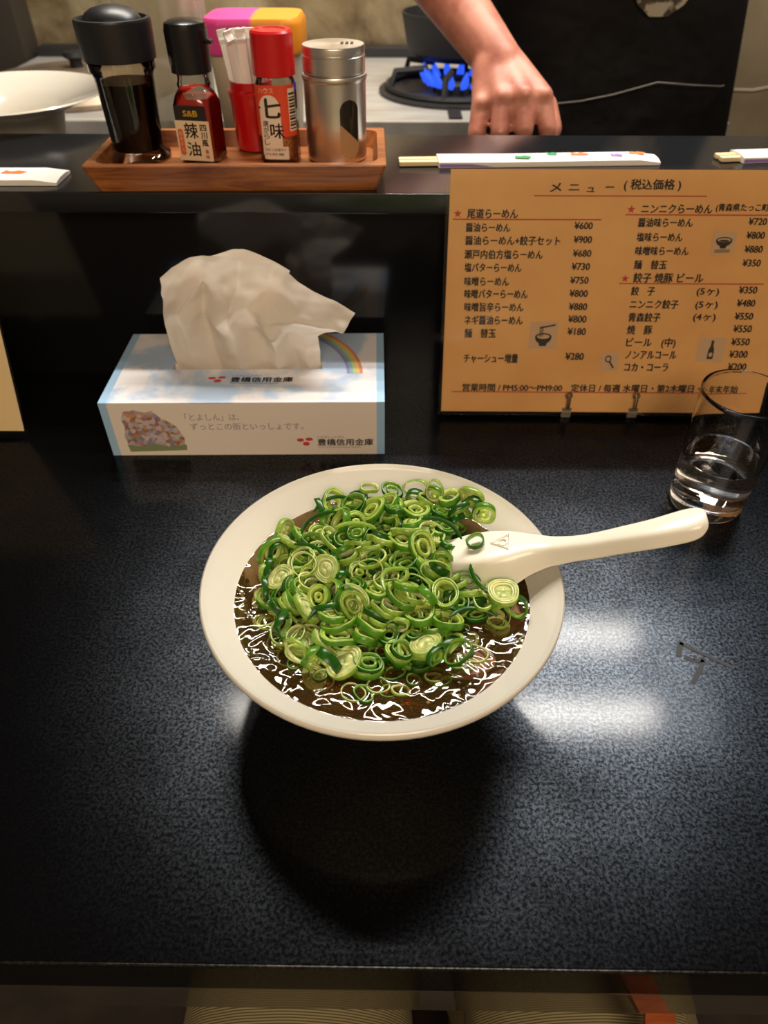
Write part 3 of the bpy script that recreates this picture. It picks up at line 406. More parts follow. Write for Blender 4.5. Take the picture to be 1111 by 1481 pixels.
# ------------------------------------------------------------------ person behind the counter
M_skin = mat('skin', rgb(205, 140, 108), 0.48, Subsurface_Weight=0.15, Subsurface_Scale=0.006)
bsdf(M_skin).inputs['Subsurface Radius'].default_value = (1.0, 0.35, 0.2)
lk(M_skin, ramp(M_skin, noise_tex(M_skin, coords(M_skin), 38, 3), [(0.32, rgb(176, 104, 84)), (0.62, rgb(208, 140, 116))]), bsdf(M_skin).inputs['Base Color'])
M_shirt = mat('black_cotton', (0.010, 0.009, 0.011, 1), 0.85)
M_apron = mat('dark_apron_cloth', (0.011, 0.009, 0.009, 1), 0.75)
lk(M_apron, bump(M_apron, noise_tex(M_apron, coords(M_apron), 9, 3), 0.5, 0.02), bsdf(M_apron).inputs['Normal'])
M_hair = mat('black_hair', (0.008, 0.006, 0.005, 1), 0.5)
cook = thing('person', 'person in black shirt and dark apron, bare forearm reaching down behind the counter', 'person', (0.30, 1.23, -T))
CX, CY = 0.30, 1.23
bm = bmesh.new()
def L(a, b, ra, rb): capsule(bm, a, b, ra, rb)
sh_r, el_r, wr_r = (.130, 1.18, .62), (-.012, 1.118, .352), (.122, .952, .2165)
L((.30, 1.24, .16), (.30, 1.22, .40), .115, .105); L((.30, 1.22, .40), (.30, 1.19, .58), .105, .12)
L((.19, 1.19, .60), (.41, 1.19, .60), .085, .085); L((.24, 1.245, .14), (.36, 1.245, .14), .11, .11)
L((.30, 1.18, .64), (.30, 1.15, .74), .055, .052)
ellipsoid(bm, (.30, 1.135, .835), (.076, .096, .112)); L((.30, 1.085, .775), (.30, 1.10, .79), .032, .05)     # head, chin
L((.30, 1.040, .835), (.30, 1.028, .812), .009, .014)                                                       # nose
L((.283, 1.052, .775), (.317, 1.052, .775), .008, .008)                                                     # mouth
for s in (-1, 1):
    ellipsoid(bm, (.30 + s * .078, 1.145, .825), (.010, .018, .030)); ellipsoid(bm, (.30 + s * .030, 1.052, .850), (.014, .008, .008))
L(sh_r, el_r, .046, .036)
fm = tuple(el_r[i] * .62 + wr_r[i] * .38 for i in range(3))
L(el_r, fm, .036, .037); L(fm, wr_r, .037, .026)
# right hand: palm, four fingers hooked downward, thumb from the palm's side
kn = [(.100, .920, .181), (.122, .908, .190), (.145, .903, .194), (.168, .909, .192)]
for i, k in enumerate(kn): L((wr_r[0] + (-.012, -.004, .004, .012)[i], wr_r[1] - .004, wr_r[2] - .004), k, .021, (.0115, .0125, .0130, .0125)[i])
for i, k in enumerate(kn):
    ln = (.026, .029, .030, .029)[i]; sx = (-.004, -.001, .003, .007)[i]
    p1 = (k[0] + sx, k[1] - .016, k[2] - ln); p2 = (p1[0] + sx * .3, p1[1] + .008, p1[2] - .0125); p3 = (p2[0], p2[1] + .018, p2[2] - .0015)
    L(k, p1, .0116, .0104); L(p1, p2, .0104, .0090); L(p2, p3, .0085, .0072)
for k in kn: ellipsoid(bm, (k[0], k[1] - .004, k[2] + .0035), (.0098, .0105, .0098))
L((.140, .940, .205), (.178, .930, .178), .018, .013); L((.178, .930, .178), (.186, .915, .158), .0125, .0105); L((.186, .915, .158), (.180, .905, .1425), .0105, .008)
# left arm raised beyond the frame
sh_l, el_l, wr_l = (.475, 1.19, .62), (.590, 1.27, .385), (.525, 1.08, .455)
L(sh_l, el_l, .052, .042); L(el_l, wr_l, .044, .029)
for i in range(4):
    k = (wr_l[0] - .055 + .008 * i, wr_l[1] - .070 + .008 * i, wr_l[2] + .005 + .017 * i - .02)
    L(wr_l, k, .022, .0115); p = (k[0] - .03, k[1] - .012, k[2] - .008); L(k, p, .0105, .009); L(p, (p[0] + .002, p[1] + .022, p[2] - .006), .009, .0075)
L((wr_l[0] - .01, wr_l[1] - .02, wr_l[2] + .015), (wr_l[0] - .04, wr_l[1] - .015, wr_l[2] + .055), .016, .010)
for s in (-1, 1):
    L((.30 + s * .085, 1.24, .12), (.30 + s * .095, 1.22, -.28), .085, .058); L((.30 + s * .095, 1.22, -.28), (.30 + s * .10, 1.25, -.68), .056, .040)
    L((.30 + s * .10, 1.26, -.71), (.30 + s * .105, 1.12, -.722), .036, .028)
me = remeshed(bm, 0.0036, 4)
body = link('body', me, M_skin, cook, (-CX, -CY, T))
bm = bmesh.new()
def oval(cx, cy, z, rx, ry, n=40):
    return [(cx + rx * math.copysign(abs(math.cos(2 * PI * i / n)) ** .8, math.cos(2 * PI * i / n)), cy + ry * math.copysign(abs(math.sin(2 * PI * i / n)) ** .85, math.sin(2 * PI * i / n)), z) for i in range(n)]
loft(bm, [oval(.312, 1.235, .02, .184, .135), oval(.312, 1.235, .10, .182, .135), oval(.30, 1.22, .25, .166, .122), oval(.30, 1.21, .42, .170, .125), oval(.30, 1.195, .55, .188, .128), oval(.30, 1.19, .63, .185, .105), oval(.30, 1.185, .68, .125, .080), oval(.30, 1.175, .705, .07, .066)], True, False)
for a, b in ((sh_r, el_r), (sh_l, el_l)):
    a = Vector(a); b = Vector(b); m_ = a.lerp(b, .72)
    tube(bm, [a - (b - a) * .12, a.lerp(b, .3), m_], [.066, .064, .062], 18)
for f in bm.faces: f.smooth = True
fin('shirt', bm, M_shirt, cook, (-CX, -CY, T), angle=60)
bm = bmesh.new()
rings = []
for z, cx, cy, rx, ry in ((-.32, .315, 1.215, .205, .150), (-.05, .315, 1.220, .200, .146), (.10, .315, 1.228, .192, .143), (.25, .303, 1.215, .178, .130), (.40, .30, 1.208, .150, .128), (.50, .30, 1.198, .110, .132)):
    row = []
    for i in range(25):
        a = PI + PI * i / 24
        fold = .003 * math.sin(7 * a + z * 6) * (1 if z < .2 else .4)
        row.append((cx + (rx + fold) * math.copysign(abs(math.cos(a)) ** .8, math.cos(a)), cy + (ry + fold) * math.copysign(abs(math.sin(a)) ** .85, math.sin(a)), z))
    rings.append(row)
loft(bm, rings, False, False, False)
bmesh.ops.solidify(bm, geom=bm.faces[:], thickness=-.002)
apron = fin('apron', bm, M_apron, cook, (-CX, -CY, T), angle=60)
M_print = mat('grey_print', rgb(120, 112, 92), .8)
lk(M_print, ramp(M_print, noise_tex(M_print, coords(M_print), 60, 3), [(0.42, rgb(110, 100, 84)), (0.52, rgb(240, 228, 204))]), bsdf(M_print).inputs['Base Color'])
bm = bmesh.new()
for j in range(8):
    for i in range(10): pass
rows = []
for j in range(9):
    zz = .246 + .012 * j
    hw = .043 * math.sqrt(max(0.02, 1 - ((zz - .300) / .056) ** 2))
    rows.append([(.330 + hw * (i / 8 * 2 - 1), 1.0775 - (zz - .25) * .06 + .55 * ((.030 + hw * (i / 8 * 2 - 1)) ** 2), zz) for i in range(9)])
loft(bm, rows, False, False, False); bmesh.ops.solidify(bm, geom=bm.faces[:], thickness=.001)
tag(fin('printed_emblem', bm, M_print, cook, (-CX, -CY, T)), 'faded grey print on the black chest')
bm = bmesh.new()
tube(bm, [(.205, 1.088, .146), (.25, 1.076, .153), (.29, 1.070, .162), (.345, 1.071, .176), (.395, 1.081, .171), (.445, 1.11, .164), (.475, 1.15, .163)], .0011, 6)
fin('waist_cord', bm, mat('pale_cord', rgb(120, 112, 100), .6), cook, (-CX, -CY, T))
bm = bmesh.new()
ellipsoid(bm, (.30, 1.150, .865), (.083, .098, .098)); 
bmesh.ops.bisect_plane(bm, geom=bm.verts[:] + bm.edges[:] + bm.faces[:], plane_co=(.30, 1.09, .86), plane_no=(0, -.75, -.66), clear_outer=True)
fin('hair', bm, M_hair, cook, (-CX, -CY, T))
bm = bmesh.new()
for s in (-1, 1):
    L((.30 + s * .085, 1.24, .12), (.30 + s * .095, 1.22, -.28), .096, .075); L((.30 + s * .095, 1.22, -.28), (.30 + s * .10, 1.25, -.66), .074, .062)
L((.235, 1.245, .10), (.365, 1.245, .10), .112, .112)
link('trousers', remeshed(bm, .012, 3), M_shirt, cook, (-CX, -CY, T))
wire = tag(fin('cable', (lambda b_: (tube(b_, [(.450, 1.078, .166), (.472, 1.070, .167), (.500, 1.07, .172), (.535, 1.07, .184), (.60, 1.07, .215)], .0028, 8), b_)[1])(bmesh.new()), mat('grey_cable', rgb(150, 138, 118), .5)), 'pale cable sagging between the dark apron and the right edge of the photo', 'cable')
# diner's lap under the counter edge
M_cord = mat('olive_corduroy', rgb(92, 82, 54), 0.9)
wv = nd(M_cord, 'ShaderNodeTexWave'); wv.inputs['Scale'].default_value = 210; wv.bands_direction = 'Y'
lk(M_cord, coords(M_cord), wv.inputs['Vector'])
lk(M_cord, ramp(M_cord, wv.outputs['Fac'], [(0.2, rgb(96, 86, 58)), (0.7, rgb(160, 146, 104))]), bsdf(M_cord).inputs['Base Color'])
lap = thing('person', 'seated person below the near counter edge, only olive ribbed trousers showing', 'person', (0.02, -0.12, -T))
bm = bmesh.new()
for s in (-1, 1):
    L((.035 + s * .085, -.16, -.20), (.035 + s * .098, .27, -.195), .092, .070); L((.035 + s * .098, .27, -.195), (.015 + s * .10, .24, -.62), .066, .046)
    L((.015 + s * .10, .22, -.70), (.015 + s * .11, .30, -.715), .04, .034)
L((-.07, -.18, -.17), (.10, -.18, -.17), .115, .115)
link('trousers', remeshed(bm, .008, 4), M_cord, lap, (-.02, .12, T))
M_strap = wood_mat('orange_brown_wood', rgb(150, 70, 36), rgb(196, 104, 58), (8, 60, 60), .4)
bm = bmesh.new()
loft(bm, [[(x - w, y, z - .003), (x + w, y, z - .003), (x + w, y, z + .003), (x - w, y, z + .003)] for x, y, z, w in ((.128, .020, -.090, .0085), (.140, .070, -.092, .0085), (.152, .105, -.096, .0085), (.166, .150, -.102, .0085), (.176, .22, -.118, .0085))])
tag(fin('bag_strap', bm, M_strap), 'orange-brown strap under the near counter edge at lower right', 'strap')

# ------------------------------------------------------------------ condiment tray and what stands on it
tray = thing('condiment_tray', 'brown wooden tray on the ledge holding the condiment bottles', 'tray', (-.1300, .6665, .1832), math.radians(1.6))
bm = bmesh.new()
loft(bm, [rrect(.230, .100, .003, 0), rrect(.246, .114, .003, .0205), rrect(.245, .113, .003, .0215), rrect(.232, .100, .012, .0215), rrect(.224, .092, .012, .0085)])
fin('tray_body', bm, M_tray, tray)
TZ = .1832 + .0087

# soy sauce bottle
soy = thing('soy_sauce_bottle', 'round glass soy sauce bottle with a black domed cap, leftmost on the tray', 'bottle', (-.2245, .678, TZ))
bm = bmesh.new()
lathe(bm, [(.0250, 0), (.0268, .001), (.0268, .0045), (.0235, .0065), (.0216, .010), (.0230, .044), (.0243, .0635), (.0252, .0660), (.0270, .0680), (.0270, .0735), (.0250, .0748)], 56, cap1=False)
fin('glass_body', bm, M_amber, soy)
bm = bmesh.new(); lathe(bm, [(.002, .0074), (.0208, .0084), (.0221, .034), (.0232, .0590), (.0230, .0594), (.002, .0594)], 48); fin('soy_sauce', bm, M_soy, soy)
M_cap = mat('matt_black_cap', (0.011, 0.011, 0.012, 1), 0.38)
bm = bmesh.new(); lathe(bm, [(.0280, .0748), (.0292, .0753), (.0302, .1010), (.0294, .1030), (.0268, .1033), (.0258, .1005), (.0250, .0975), (.002, .0975)], 56); fin('cap', bm, M_cap, soy)
bm = bmesh.new(); lathe(bm, [(.0236, .0977), (.0230, .1020), (.0200, .1062), (.0150, .1092), (.0075, .1110), (.0005, .1115)], 44); fin('push_dome', bm, M_cap, soy, angle=80)

# chili oil bottle
oil = thing('chili_oil_bottle', 'small square glass bottle of red chili oil with a black cap and cream label', 'bottle', (-.1665, .6745, TZ), math.radians(-9))
bm = bmesh.new()
loft(bm, [rrect(.031, .031, .007, 0), rrect(.034, .034, .008, .002), rrect(.034, .034, .008, .044), rrect(.031, .031, .012, .051), rrect(.0262, .0262, .0130, .055), rrect(.0285, .0285, .0141, .0585), rrect(.0262, .0262, .0130, .0615), rrect(.0258, .0258, .0128, .071)])
fin('glass_body', bm, M_clear, oil)
bm = bmesh.new(); loft(bm, [rrect(.029, .029, .007, .003), rrect(.0318, .0318, .008, .005), rrect(.0318, .0318, .008, .0435), rrect(.0295, .0295, .011, .049)]); fin('chili_oil', bm, M_oil, oil)
bm = bmesh.new(); lathe(bm, [(.0158, .0665), (.0166, .067), (.0172, .095), (.0160, .1005), (.0115, .1025), (.001, .1030)], 40)
box(bm, .0165, .0215, -.004, .003, .0865, .0895, .0008); fin('cap', bm, M_blackplastic, oil)
M_cream = mat('cream_label', rgb(226, 204, 168), .6); M_blk = mat('black_label', (.012, .010, .010, 1), .5); M_gold = mat('gold_print', rgb(224, 176, 40), .5); M_orp = mat('orange_print', rgb(214, 96, 40), .6)
bm = bmesh.new(); py = -.01715
P = lambda u, v: (u, py, v)
poly_uv(bm, [(-.0135, .033), (.0135, .033), (.0135, .0450), (-.0135, .0450)], P, 1)
poly_uv(bm, [(-.0150, .003), (.0150, .003), (.0150, .034), (-.0150, .034)], lambda u, v: (u, py - .0001, v), 0)
PP = lambda u, v: (u, py - .0002, v)
poly_uv(bm, [(-.0136, .0085), (-.0122, .0070), (-.0100, .0070), (-.0088, .0085), (-.0088, .026), (-.0100, .0275), (-.0122, .0275), (-.0136, .026)], PP, 3)
P3 = lambda u, v: (u, py - .0003, v)
write(bm, 'S&B', -.0062, .0062, .0395, .0062, P3, .035, 2)
write(bm, '辣', -.0072, .0044, .0262, .0128, P3, .015, 4); write(bm, '油', -.0068, .0044, .0120, .0120, P3, .015, 4)
for k, ch in enumerate('四川風'): write(bm, ch, .0068, .0122, .0290 - .0058 * k, .0058, P3, .03, 4)
write(bm, '香', .0086, .0118, .0105, .0036, P3, .02, 5); write(bm, '味', .0086, .0118, .0064, .0036, P3, .02, 5)
for k, ch in enumerate('唐辛子入'): write(bm, ch, -.0128, -.0096, .0240 - .0042 * k, .0036, P3, .02, 0)
fin('label', bm, [M_cream, M_blk, M_gold, M_orp, M_ink, M_redink], oil, smooth=False, recalc=False)

# shichimi bottle
shi = thing('spice_bottle', 'small glass spice bottle with a red cap and orange label, left of the steel shaker', 'bottle', (-.0985, .6735, TZ), math.radians(-3))
bm = bmesh.new()
loft(bm, [rrect(.0300, .0300, .010, 0), rrect(.0328, .0328, .011, .002), rrect(.0328, .0328, .011, .058), rrect(.0300, .0300, .0138, .063), rrect(.0290, .0290, .0140, .068)])
fin('glass_body', bm, M_clear, shi)
M_spice = mat('red_spice', rgb(176, 92, 46), .9)
lk(M_spice, ramp(M_spice, noise_tex(M_spice, coords(M_spice), 900, 2), [(0.35, rgb(140, 52, 26)), (0.65, rgb(206, 140, 80))]), bsdf(M_spice).inputs['Base Color'])
bm = bmesh.new(); loft(bm, [rrect(.0280, .0280, .009, .0035), rrect(.0306, .0306, .010, .005), rrect(.0306, .0306, .010, .046), rrect(.0300, .0300, .010, .047)]); fin('spice', bm, M_spice, shi)
bm = bmesh.new(); lathe(bm, [(.0168, .0650), (.0176, .0655), (.0170, .0945), (.0155, .0962), (.0120, .0962), (.0115, .0955), (.001, .0955)], 44); fin('cap', bm, M_red, shi)
M_orl = mat('orange_red_label', rgb(226, 74, 36), .5); M_wht = mat('white_label', rgb(236, 214, 190), .6)
per = rrect(.0332, .0332, .0112, 0, 8)
cum = [0.0]
pp = [Vector(p) for p in per]; pp.append(pp[0])
for a, b in zip(pp, pp[1:]): cum.append(cum[-1] + (b - a).length)
front = None
for i in range(len(pp) - 1):
    if pp[i].y < -.0165 and pp[i + 1].y < -.0165 and (pp[i + 1] - pp[i]).length > .003:
        front = cum[i] + (0 - pp[i].x) / (pp[i + 1].x - pp[i].x) * (cum[i + 1] - cum[i])
def wrap(off):
    def f(u, v):
        s = (front + u) % cum[-1]
        for i in range(len(pp) - 1):
            if cum[i] <= s <= cum[i + 1]:
                q = pp[i].lerp(pp[i + 1], (s - cum[i]) / max(1e-9, cum[i + 1] - cum[i]))
                return (q.x * (1 + off), q.y * (1 + off), v)
        return (pp[0].x, pp[0].y, v)
    return f
bm = bmesh.new()
def strip(u0, u1, v0, v1, off, mi, n=14, arch=None):
    w = wrap(off)
    for k in range(n):
        a = u0 + (u1 - u0) * k / n; b = u0 + (u1 - u0) * (k + 1) / n
        ta = v1 if arch is None else v1 - arch * abs(2 * (k / n) - 1) ** 2.6; tb = v1 if arch is None else v1 - arch * abs(2 * ((k + 1) / n) - 1) ** 2.6
        quad(bm, [w(a, v0), w(b, v0), w(b, tb), w(a, ta)], mi)
strip(-.020, .022, .022, .0600, .002, 0, 30)
strip(.0128, .0215, .026, .0575, .008, 1, 12)
for k in range(12): strip(.0134, .0205, .0275 + .0023 * k, .0285 + .0023 * k + .0006 * (k % 2), .014, 2, 8)
strip(-.0125, .0055, .0075, .0530, .006, 1, 18, .007)
strip(-.0115, .0100, .0045, .0145, .010, 1, 14)
w3 = wrap(.016)
write(bm, 'ハウス', -.0115, .0010, .0562, .0046, w3, .02, 1)
write(bm, '七', -.0125, .0058, .0430, .0165, w3, .03, 2); write(bm, '味', -.0040, .0072, .0265, .0125, w3, .02, 2)
for k, ch in enumerate('唐がらし'): write(bm, ch, -.0098, -.0052, .0320 - .0047 * k, .0050, w3, .015, 2)
write(bm, '名称 七味唐辛子', -.0100, .0080, .0120, .0026, w3, .01, 2); write(bm, '内容量', -.0100, .0060, .0085, .0022, w3, .01, 2)
fin('label', bm, [M_orl, M_wht, M_ink], shi, smooth=False, recalc=False)

# steel shaker
shk = thing('steel_shaker', 'brushed steel shaker with an oval window showing tan powder, rightmost on the tray', 'shaker', (-.0497, .6815, TZ))
bm = bmesh.new(); lathe(bm, [(.024, 0), (.0258, .001), (.0260, .003), (.0260, .0600), (.0268, .0612), (.0272, .0630), (.0266, .0648), (.0250, .0655), (.002, .0655)], 64); fin('shaker_body', bm, M_steel, shk)
bm = bmesh.new(); lathe(bm, [(.0250, .0656), (.0258, .0665), (.0258, .0780), (.0252, .0785), (.0252, .0792), (.0258, .0797), (.0258, .0842), (.0250, .0852), (.001, .0854)], 64); fin('lid', bm, M_steel, shk)
bm = bmesh.new()
for k in range(3): box(bm, .006 + .004 * k, .0085 + .004 * k, -.004, .005, .0853, .0858)
fin('pour_slot', bm, M_blk, shk, smooth=False)
bm = bmesh.new(); phi0 = -PI / 2 + math.radians(30)
def win(u, v, off): return ((.0260 + off) * math.cos(phi0 + u / .026), (.0260 + off) * math.sin(phi0 + u / .026), v)
def stad(w, h, k=24):
    o = []
    for i in range(k):
        a = 2 * PI * i / k; o.append((w * math.cos(a), math.copysign(h - w, math.sin(a)) + w * math.sin(a)))
    return o
o_ = stad(.0085, .0225)
for i in range(len(o_)):
    pass
def fill_patch(pts, vc, off, mi, cut=None):
    N = 14; hs = [p for p in pts]
    vmin = min(p[1] for p in pts); vmax = max(p[1] for p in pts)
    def half(v):
        w, h = .0085, .0225
        return w if abs(v) <= h - w else math.sqrt(max(0, w * w - (abs(v) - h + w) ** 2))
    top = cut if cut is not None else vmax
    for j in range(40):
        a = vmin + (vmax - vmin) * j / 40; b = vmin + (vmax - vmin) * (j + 1) / 40
        for i in range(8):
            q = []
            for (s, v_) in ((i / 4 - 1, a), ((i + 1) / 4 - 1, a), ((i + 1) / 4 - 1, b), (i / 4 - 1, b)):
                u = s * half(v_)
                lim = None if cut is None else cut - u * .9
                q.append(win(u, vc + (v_ if lim is None else min(v_, lim)), off))
            try: quad(bm, q, mi)
            except ValueError: pass
fill_patch(o_, .0270, .0002, 0); fill_patch(o_, .0270, .0004, 1, -.003)
M_pepper = mat('tan_powder', rgb(176, 138, 92), .8); M_dkw = mat('dark_window', (.02, .016, .012, 1), .08)
fin('window', bm, [M_dkw, M_pepper], shk, smooth=False, recalc=False)

# red toothpick cup and paper wrapped toothpicks
RCX, RCY = -.1245, .7065
cup = thing('toothpick_cup', 'glossy red plastic cup of toothpicks between the chili oil and spice bottles', 'cup', (RCX, RCY, TZ))
bm = bmesh.new(); lathe(bm, [(.0150, 0), (.0175, .002), (.0195, .040), (.0205, .046), (.0205, .0475), (.0180, .049), (.0182, .0550), (.0168, .0550), (.0165, .044), (.015, .004), (.001, .003)], 40); fin('cup_body', bm, M_redcup, cup)
def toothpick_mesh():
    bm = bmesh.new()
    loft(bm, [[(-.0036, -.0006, z), (.0036, -.0006, z), (.0036, .0006, z), (-.0036, .0006, z)] for z in (0, .04, .078)])
    loft(bm, [[(-.0040, -.0007 + o, z), (.0040, -.0007 + o, z), (.0040, .0007 + o, z), (-.0040, .0007 + o, z)] for z, o in ((.0775, 0), (.081, -.002), (.085, .001), (.088, .000))])
    bmesh.ops.recalc_face_normals(bm, faces=bm.faces[:])
    me = bpy.data.meshes.new('wrapped_toothpick'); bm.to_mesh(me); bm.free(); me.materials.append(M_paper); return me
tm = toothpick_mesh()
rt = random.Random(3)
TP = [(-.0085, -.004, -.17, .10, .3), (-.0040, -.008, -.13, .06, -.5), (.0005, -.0095, -.05, .05, .2), (.005, -.007, .10, .06, -.2), (.009, -.003, .16, .04, .5), (-.0075, .002, -.18, -.02, .9), (-.001, .000, -.03, .02, 1.2), (.0035, .003, .06, -.03, .1), (.008, .005, .14, -.06, -.7), (-.004, .0075, -.10, -.08, .4), (.002, .009, .03, -.12, -.3)]
for i, (dx, dy, ay, ax, az) in enumerate(TP):
    o = bpy.data.objects.new('wrapped_toothpick', tm); COL.objects.link(o)
    o.location = (RCX + dx * .8, RCY + dy * .8, T + TZ + .0045)
    o.rotation_euler = (-ax * .5, ay * .8, az)
    tag(o, 'white paper wrapped toothpick standing in the red cup', 'toothpick', 'wrapped toothpicks in the red cup')

# ------------------------------------------------------------------ chopsticks in paper sleeves
M_stick = mat('pale_chopstick_wood', rgb(232, 208, 160), .5); M_pur = mat('purple_print', rgb(150, 120, 190), .6); M_grn = mat('green_print', rgb(52, 150, 84), .6); M_org = mat('orange_print_sleeve', rgb(236, 120, 60), .6)
def chopsticks(label, loc, rz, tip, s0, s1, marks, w=.026, h=.0042):
    t = thing('chopsticks', label, 'chopsticks', loc, rz, 'paper sleeved chopsticks on the ledge')
    for k in (-1, 1):
        bm = bmesh.new(); box(bm, tip, s0 + .01 if tip < s0 else s1 - .01, -.0035 + k * .0045, .0035 + k * .0045, .0003, h, .0008); fin('chopstick', bm, M_stick, t)
    bm = bmesh.new(); loft(bm, [[(x, -w / 2, 0), (x, w / 2, 0), (x, w / 2, hh), (x, w * .2, hh + .0016), (x, -w * .2, hh + .0016), (x, -w / 2, hh)] for x, hh in ((s0, h + .0005), (s0 + (s1 - s0) * .3, h), (s0 + (s1 - s0) * .9, h + .0003), (s1, .0022))]); fin('sleeve', bm, M_paper, t, smooth=False)
    for u, vv, r, mi in marks:
        bm = bmesh.new()
        poly_uv(bm, [(u - r, vv - .004), (u + r * .6, vv - .005), (u + r, vv), (u + r * .2, vv + .004), (u - r * .3, vv + .001), (u - r * .8, vv + .0045)], lambda a, b_: (a, b_, h + .0022 if abs(b_) < w * .2 else h + .0009 + .0012), mi)
        fin('printed_mark', bm, [M_org, M_grn, M_pur], t, smooth=False)
    bm = bmesh.new()
    quad(bm, [(s0 + .001, -w / 2 - .0003, .0005), (s0 + .05, -w / 2 - .0003, .0005), (s0 + .03, -w / 2 - .0003, .003), (s0 + .001, -w / 2 - .0003, .0035)], 2)
    fin('printed_border', bm, [M_org, M_grn, M_pur], t, smooth=False)
    return t
chopsticks('long pale chopsticks in a printed white sleeve lying behind the right menu', (0.005, .690, .1834), math.radians(3.2), 0.0, .035, .236, [(.112, -.004, .008, 1), (.140, .004, .005, 1), (.165, .002, .009, 0), (.198, -.002, .006, 2), (.218, .003, .008, 0)])
chopsticks('chopsticks in a white sleeve at the right end of the ledge above the menu corner', (0.298, .706, .1834), math.radians(8), 0.0, .018, .215, [(.07, 0, .008, 0), (.12, .002, .007, 1)])
chopsticks('chopsticks in a white sleeve with an orange mark at the left end of the ledge', (-.500, .642, .1834), math.radians(0.5), 0.0, .02, .216, [(.176, -.001, .011, 0), (.140, .005, .007, 2), (.11, -.003, .008, 2)], w=.034)

# ------------------------------------------------------------------ menus leaning on the ledge
def frame_fn(O, V, U=(1, 0, 0)):
    O = Vector(O); V = Vector(V).normalized(); U = Vector(U).normalized(); N = U.cross(V).normalized()
    if N.y > 0: N = -N
    return lambda off: (lambda u, v_: tuple(O + U * u + V * v_ + N * off))
M_menu = mat('orange_menu_paper', rgb(222, 160, 84), .55)
lk(M_menu, ramp(M_menu, noise_tex(M_menu, coords(M_menu), 14, 4, .6), [(0.3, rgb(222, 166, 98)), (0.7, rgb(234, 182, 114))]), bsdf(M_menu).inputs['Base Color'])
M_film = thin_glass('clear_film', (.96, .95, .93, 1), .10, .55)
M_greyp = mat('grey_picture_paper', rgb(206, 172, 136), .6)
M_clip = mat('clip_metal', rgb(170, 150, 120), .25, 1.0); M_acr = mat('dull_acrylic', rgb(120, 112, 100), .2)
OM = Vector((.0465, .5565, .0065)); VM = Vector((0, .27, .963))
menu = thing('menu', 'orange laminated menu of black writing standing behind the water glass', 'menu', tuple(OM))
def mpart(name, bm, m, **kw): return fin(name, bm, m, menu, (-OM.x, -OM.y, -OM.z), **kw)
FM = frame_fn(OM, VM)
MW, MH = .2965, .2035
def sheet(bm, F, w, h, o0, o1, mi=0):
    a = F(o0); b = F(o1)
    c = [(0, 0), (w, 0), (w, h), (0, h)]
    A = [bm.verts.new(a(*p)) for p in c]; B = [bm.verts.new(b(*p)) for p in c]
    for q in ((A[3], A[2], A[1], A[0]), (B[0], B[1], B[2], B[3])): bm.faces.new(q).material_index = mi
    for i in range(4): bm.faces.new((A[i], A[(i + 1) % 4], B[(i + 1) % 4], B[i])).material_index = mi
bm = bmesh.new(); sheet(bm, FM, MW, MH, -.0005, .0003); mpart('paper_sheet', bm, M_menu, smooth=False)
FS = frame_fn(OM - Vector((.003, 0, 0)) - VM * .003, VM)
bm = bmesh.new(); sheet(bm, FS, MW + .006, MH + .006, .0011, .0013); mpart('clear_sleeve', bm, M_film, smooth=False)
TX = FM(.0006); TY = FM(.0007)
bm = bmesh.new()
for row in MENU_ROWS:
    write(bm, row[0], row[1], row[2], row[3], row[4], TX, (row[5] if len(row) > 5 else .022) * 1.5, 0)
mpart('printed_writing', bm, M_ink, smooth=False, recalc=False)
bm = bmesh.new()
for a in MENU_RULES: poly_uv(bm, bar_uv(*a, .0009), TX)
for u, vv in MENU_STARS: poly_uv(bm, star_uv(u, vv, .0034), TX)
tag(mpart('red_printing', bm, M_redink, smooth=False, recalc=False), 'red ruled lines and stars')
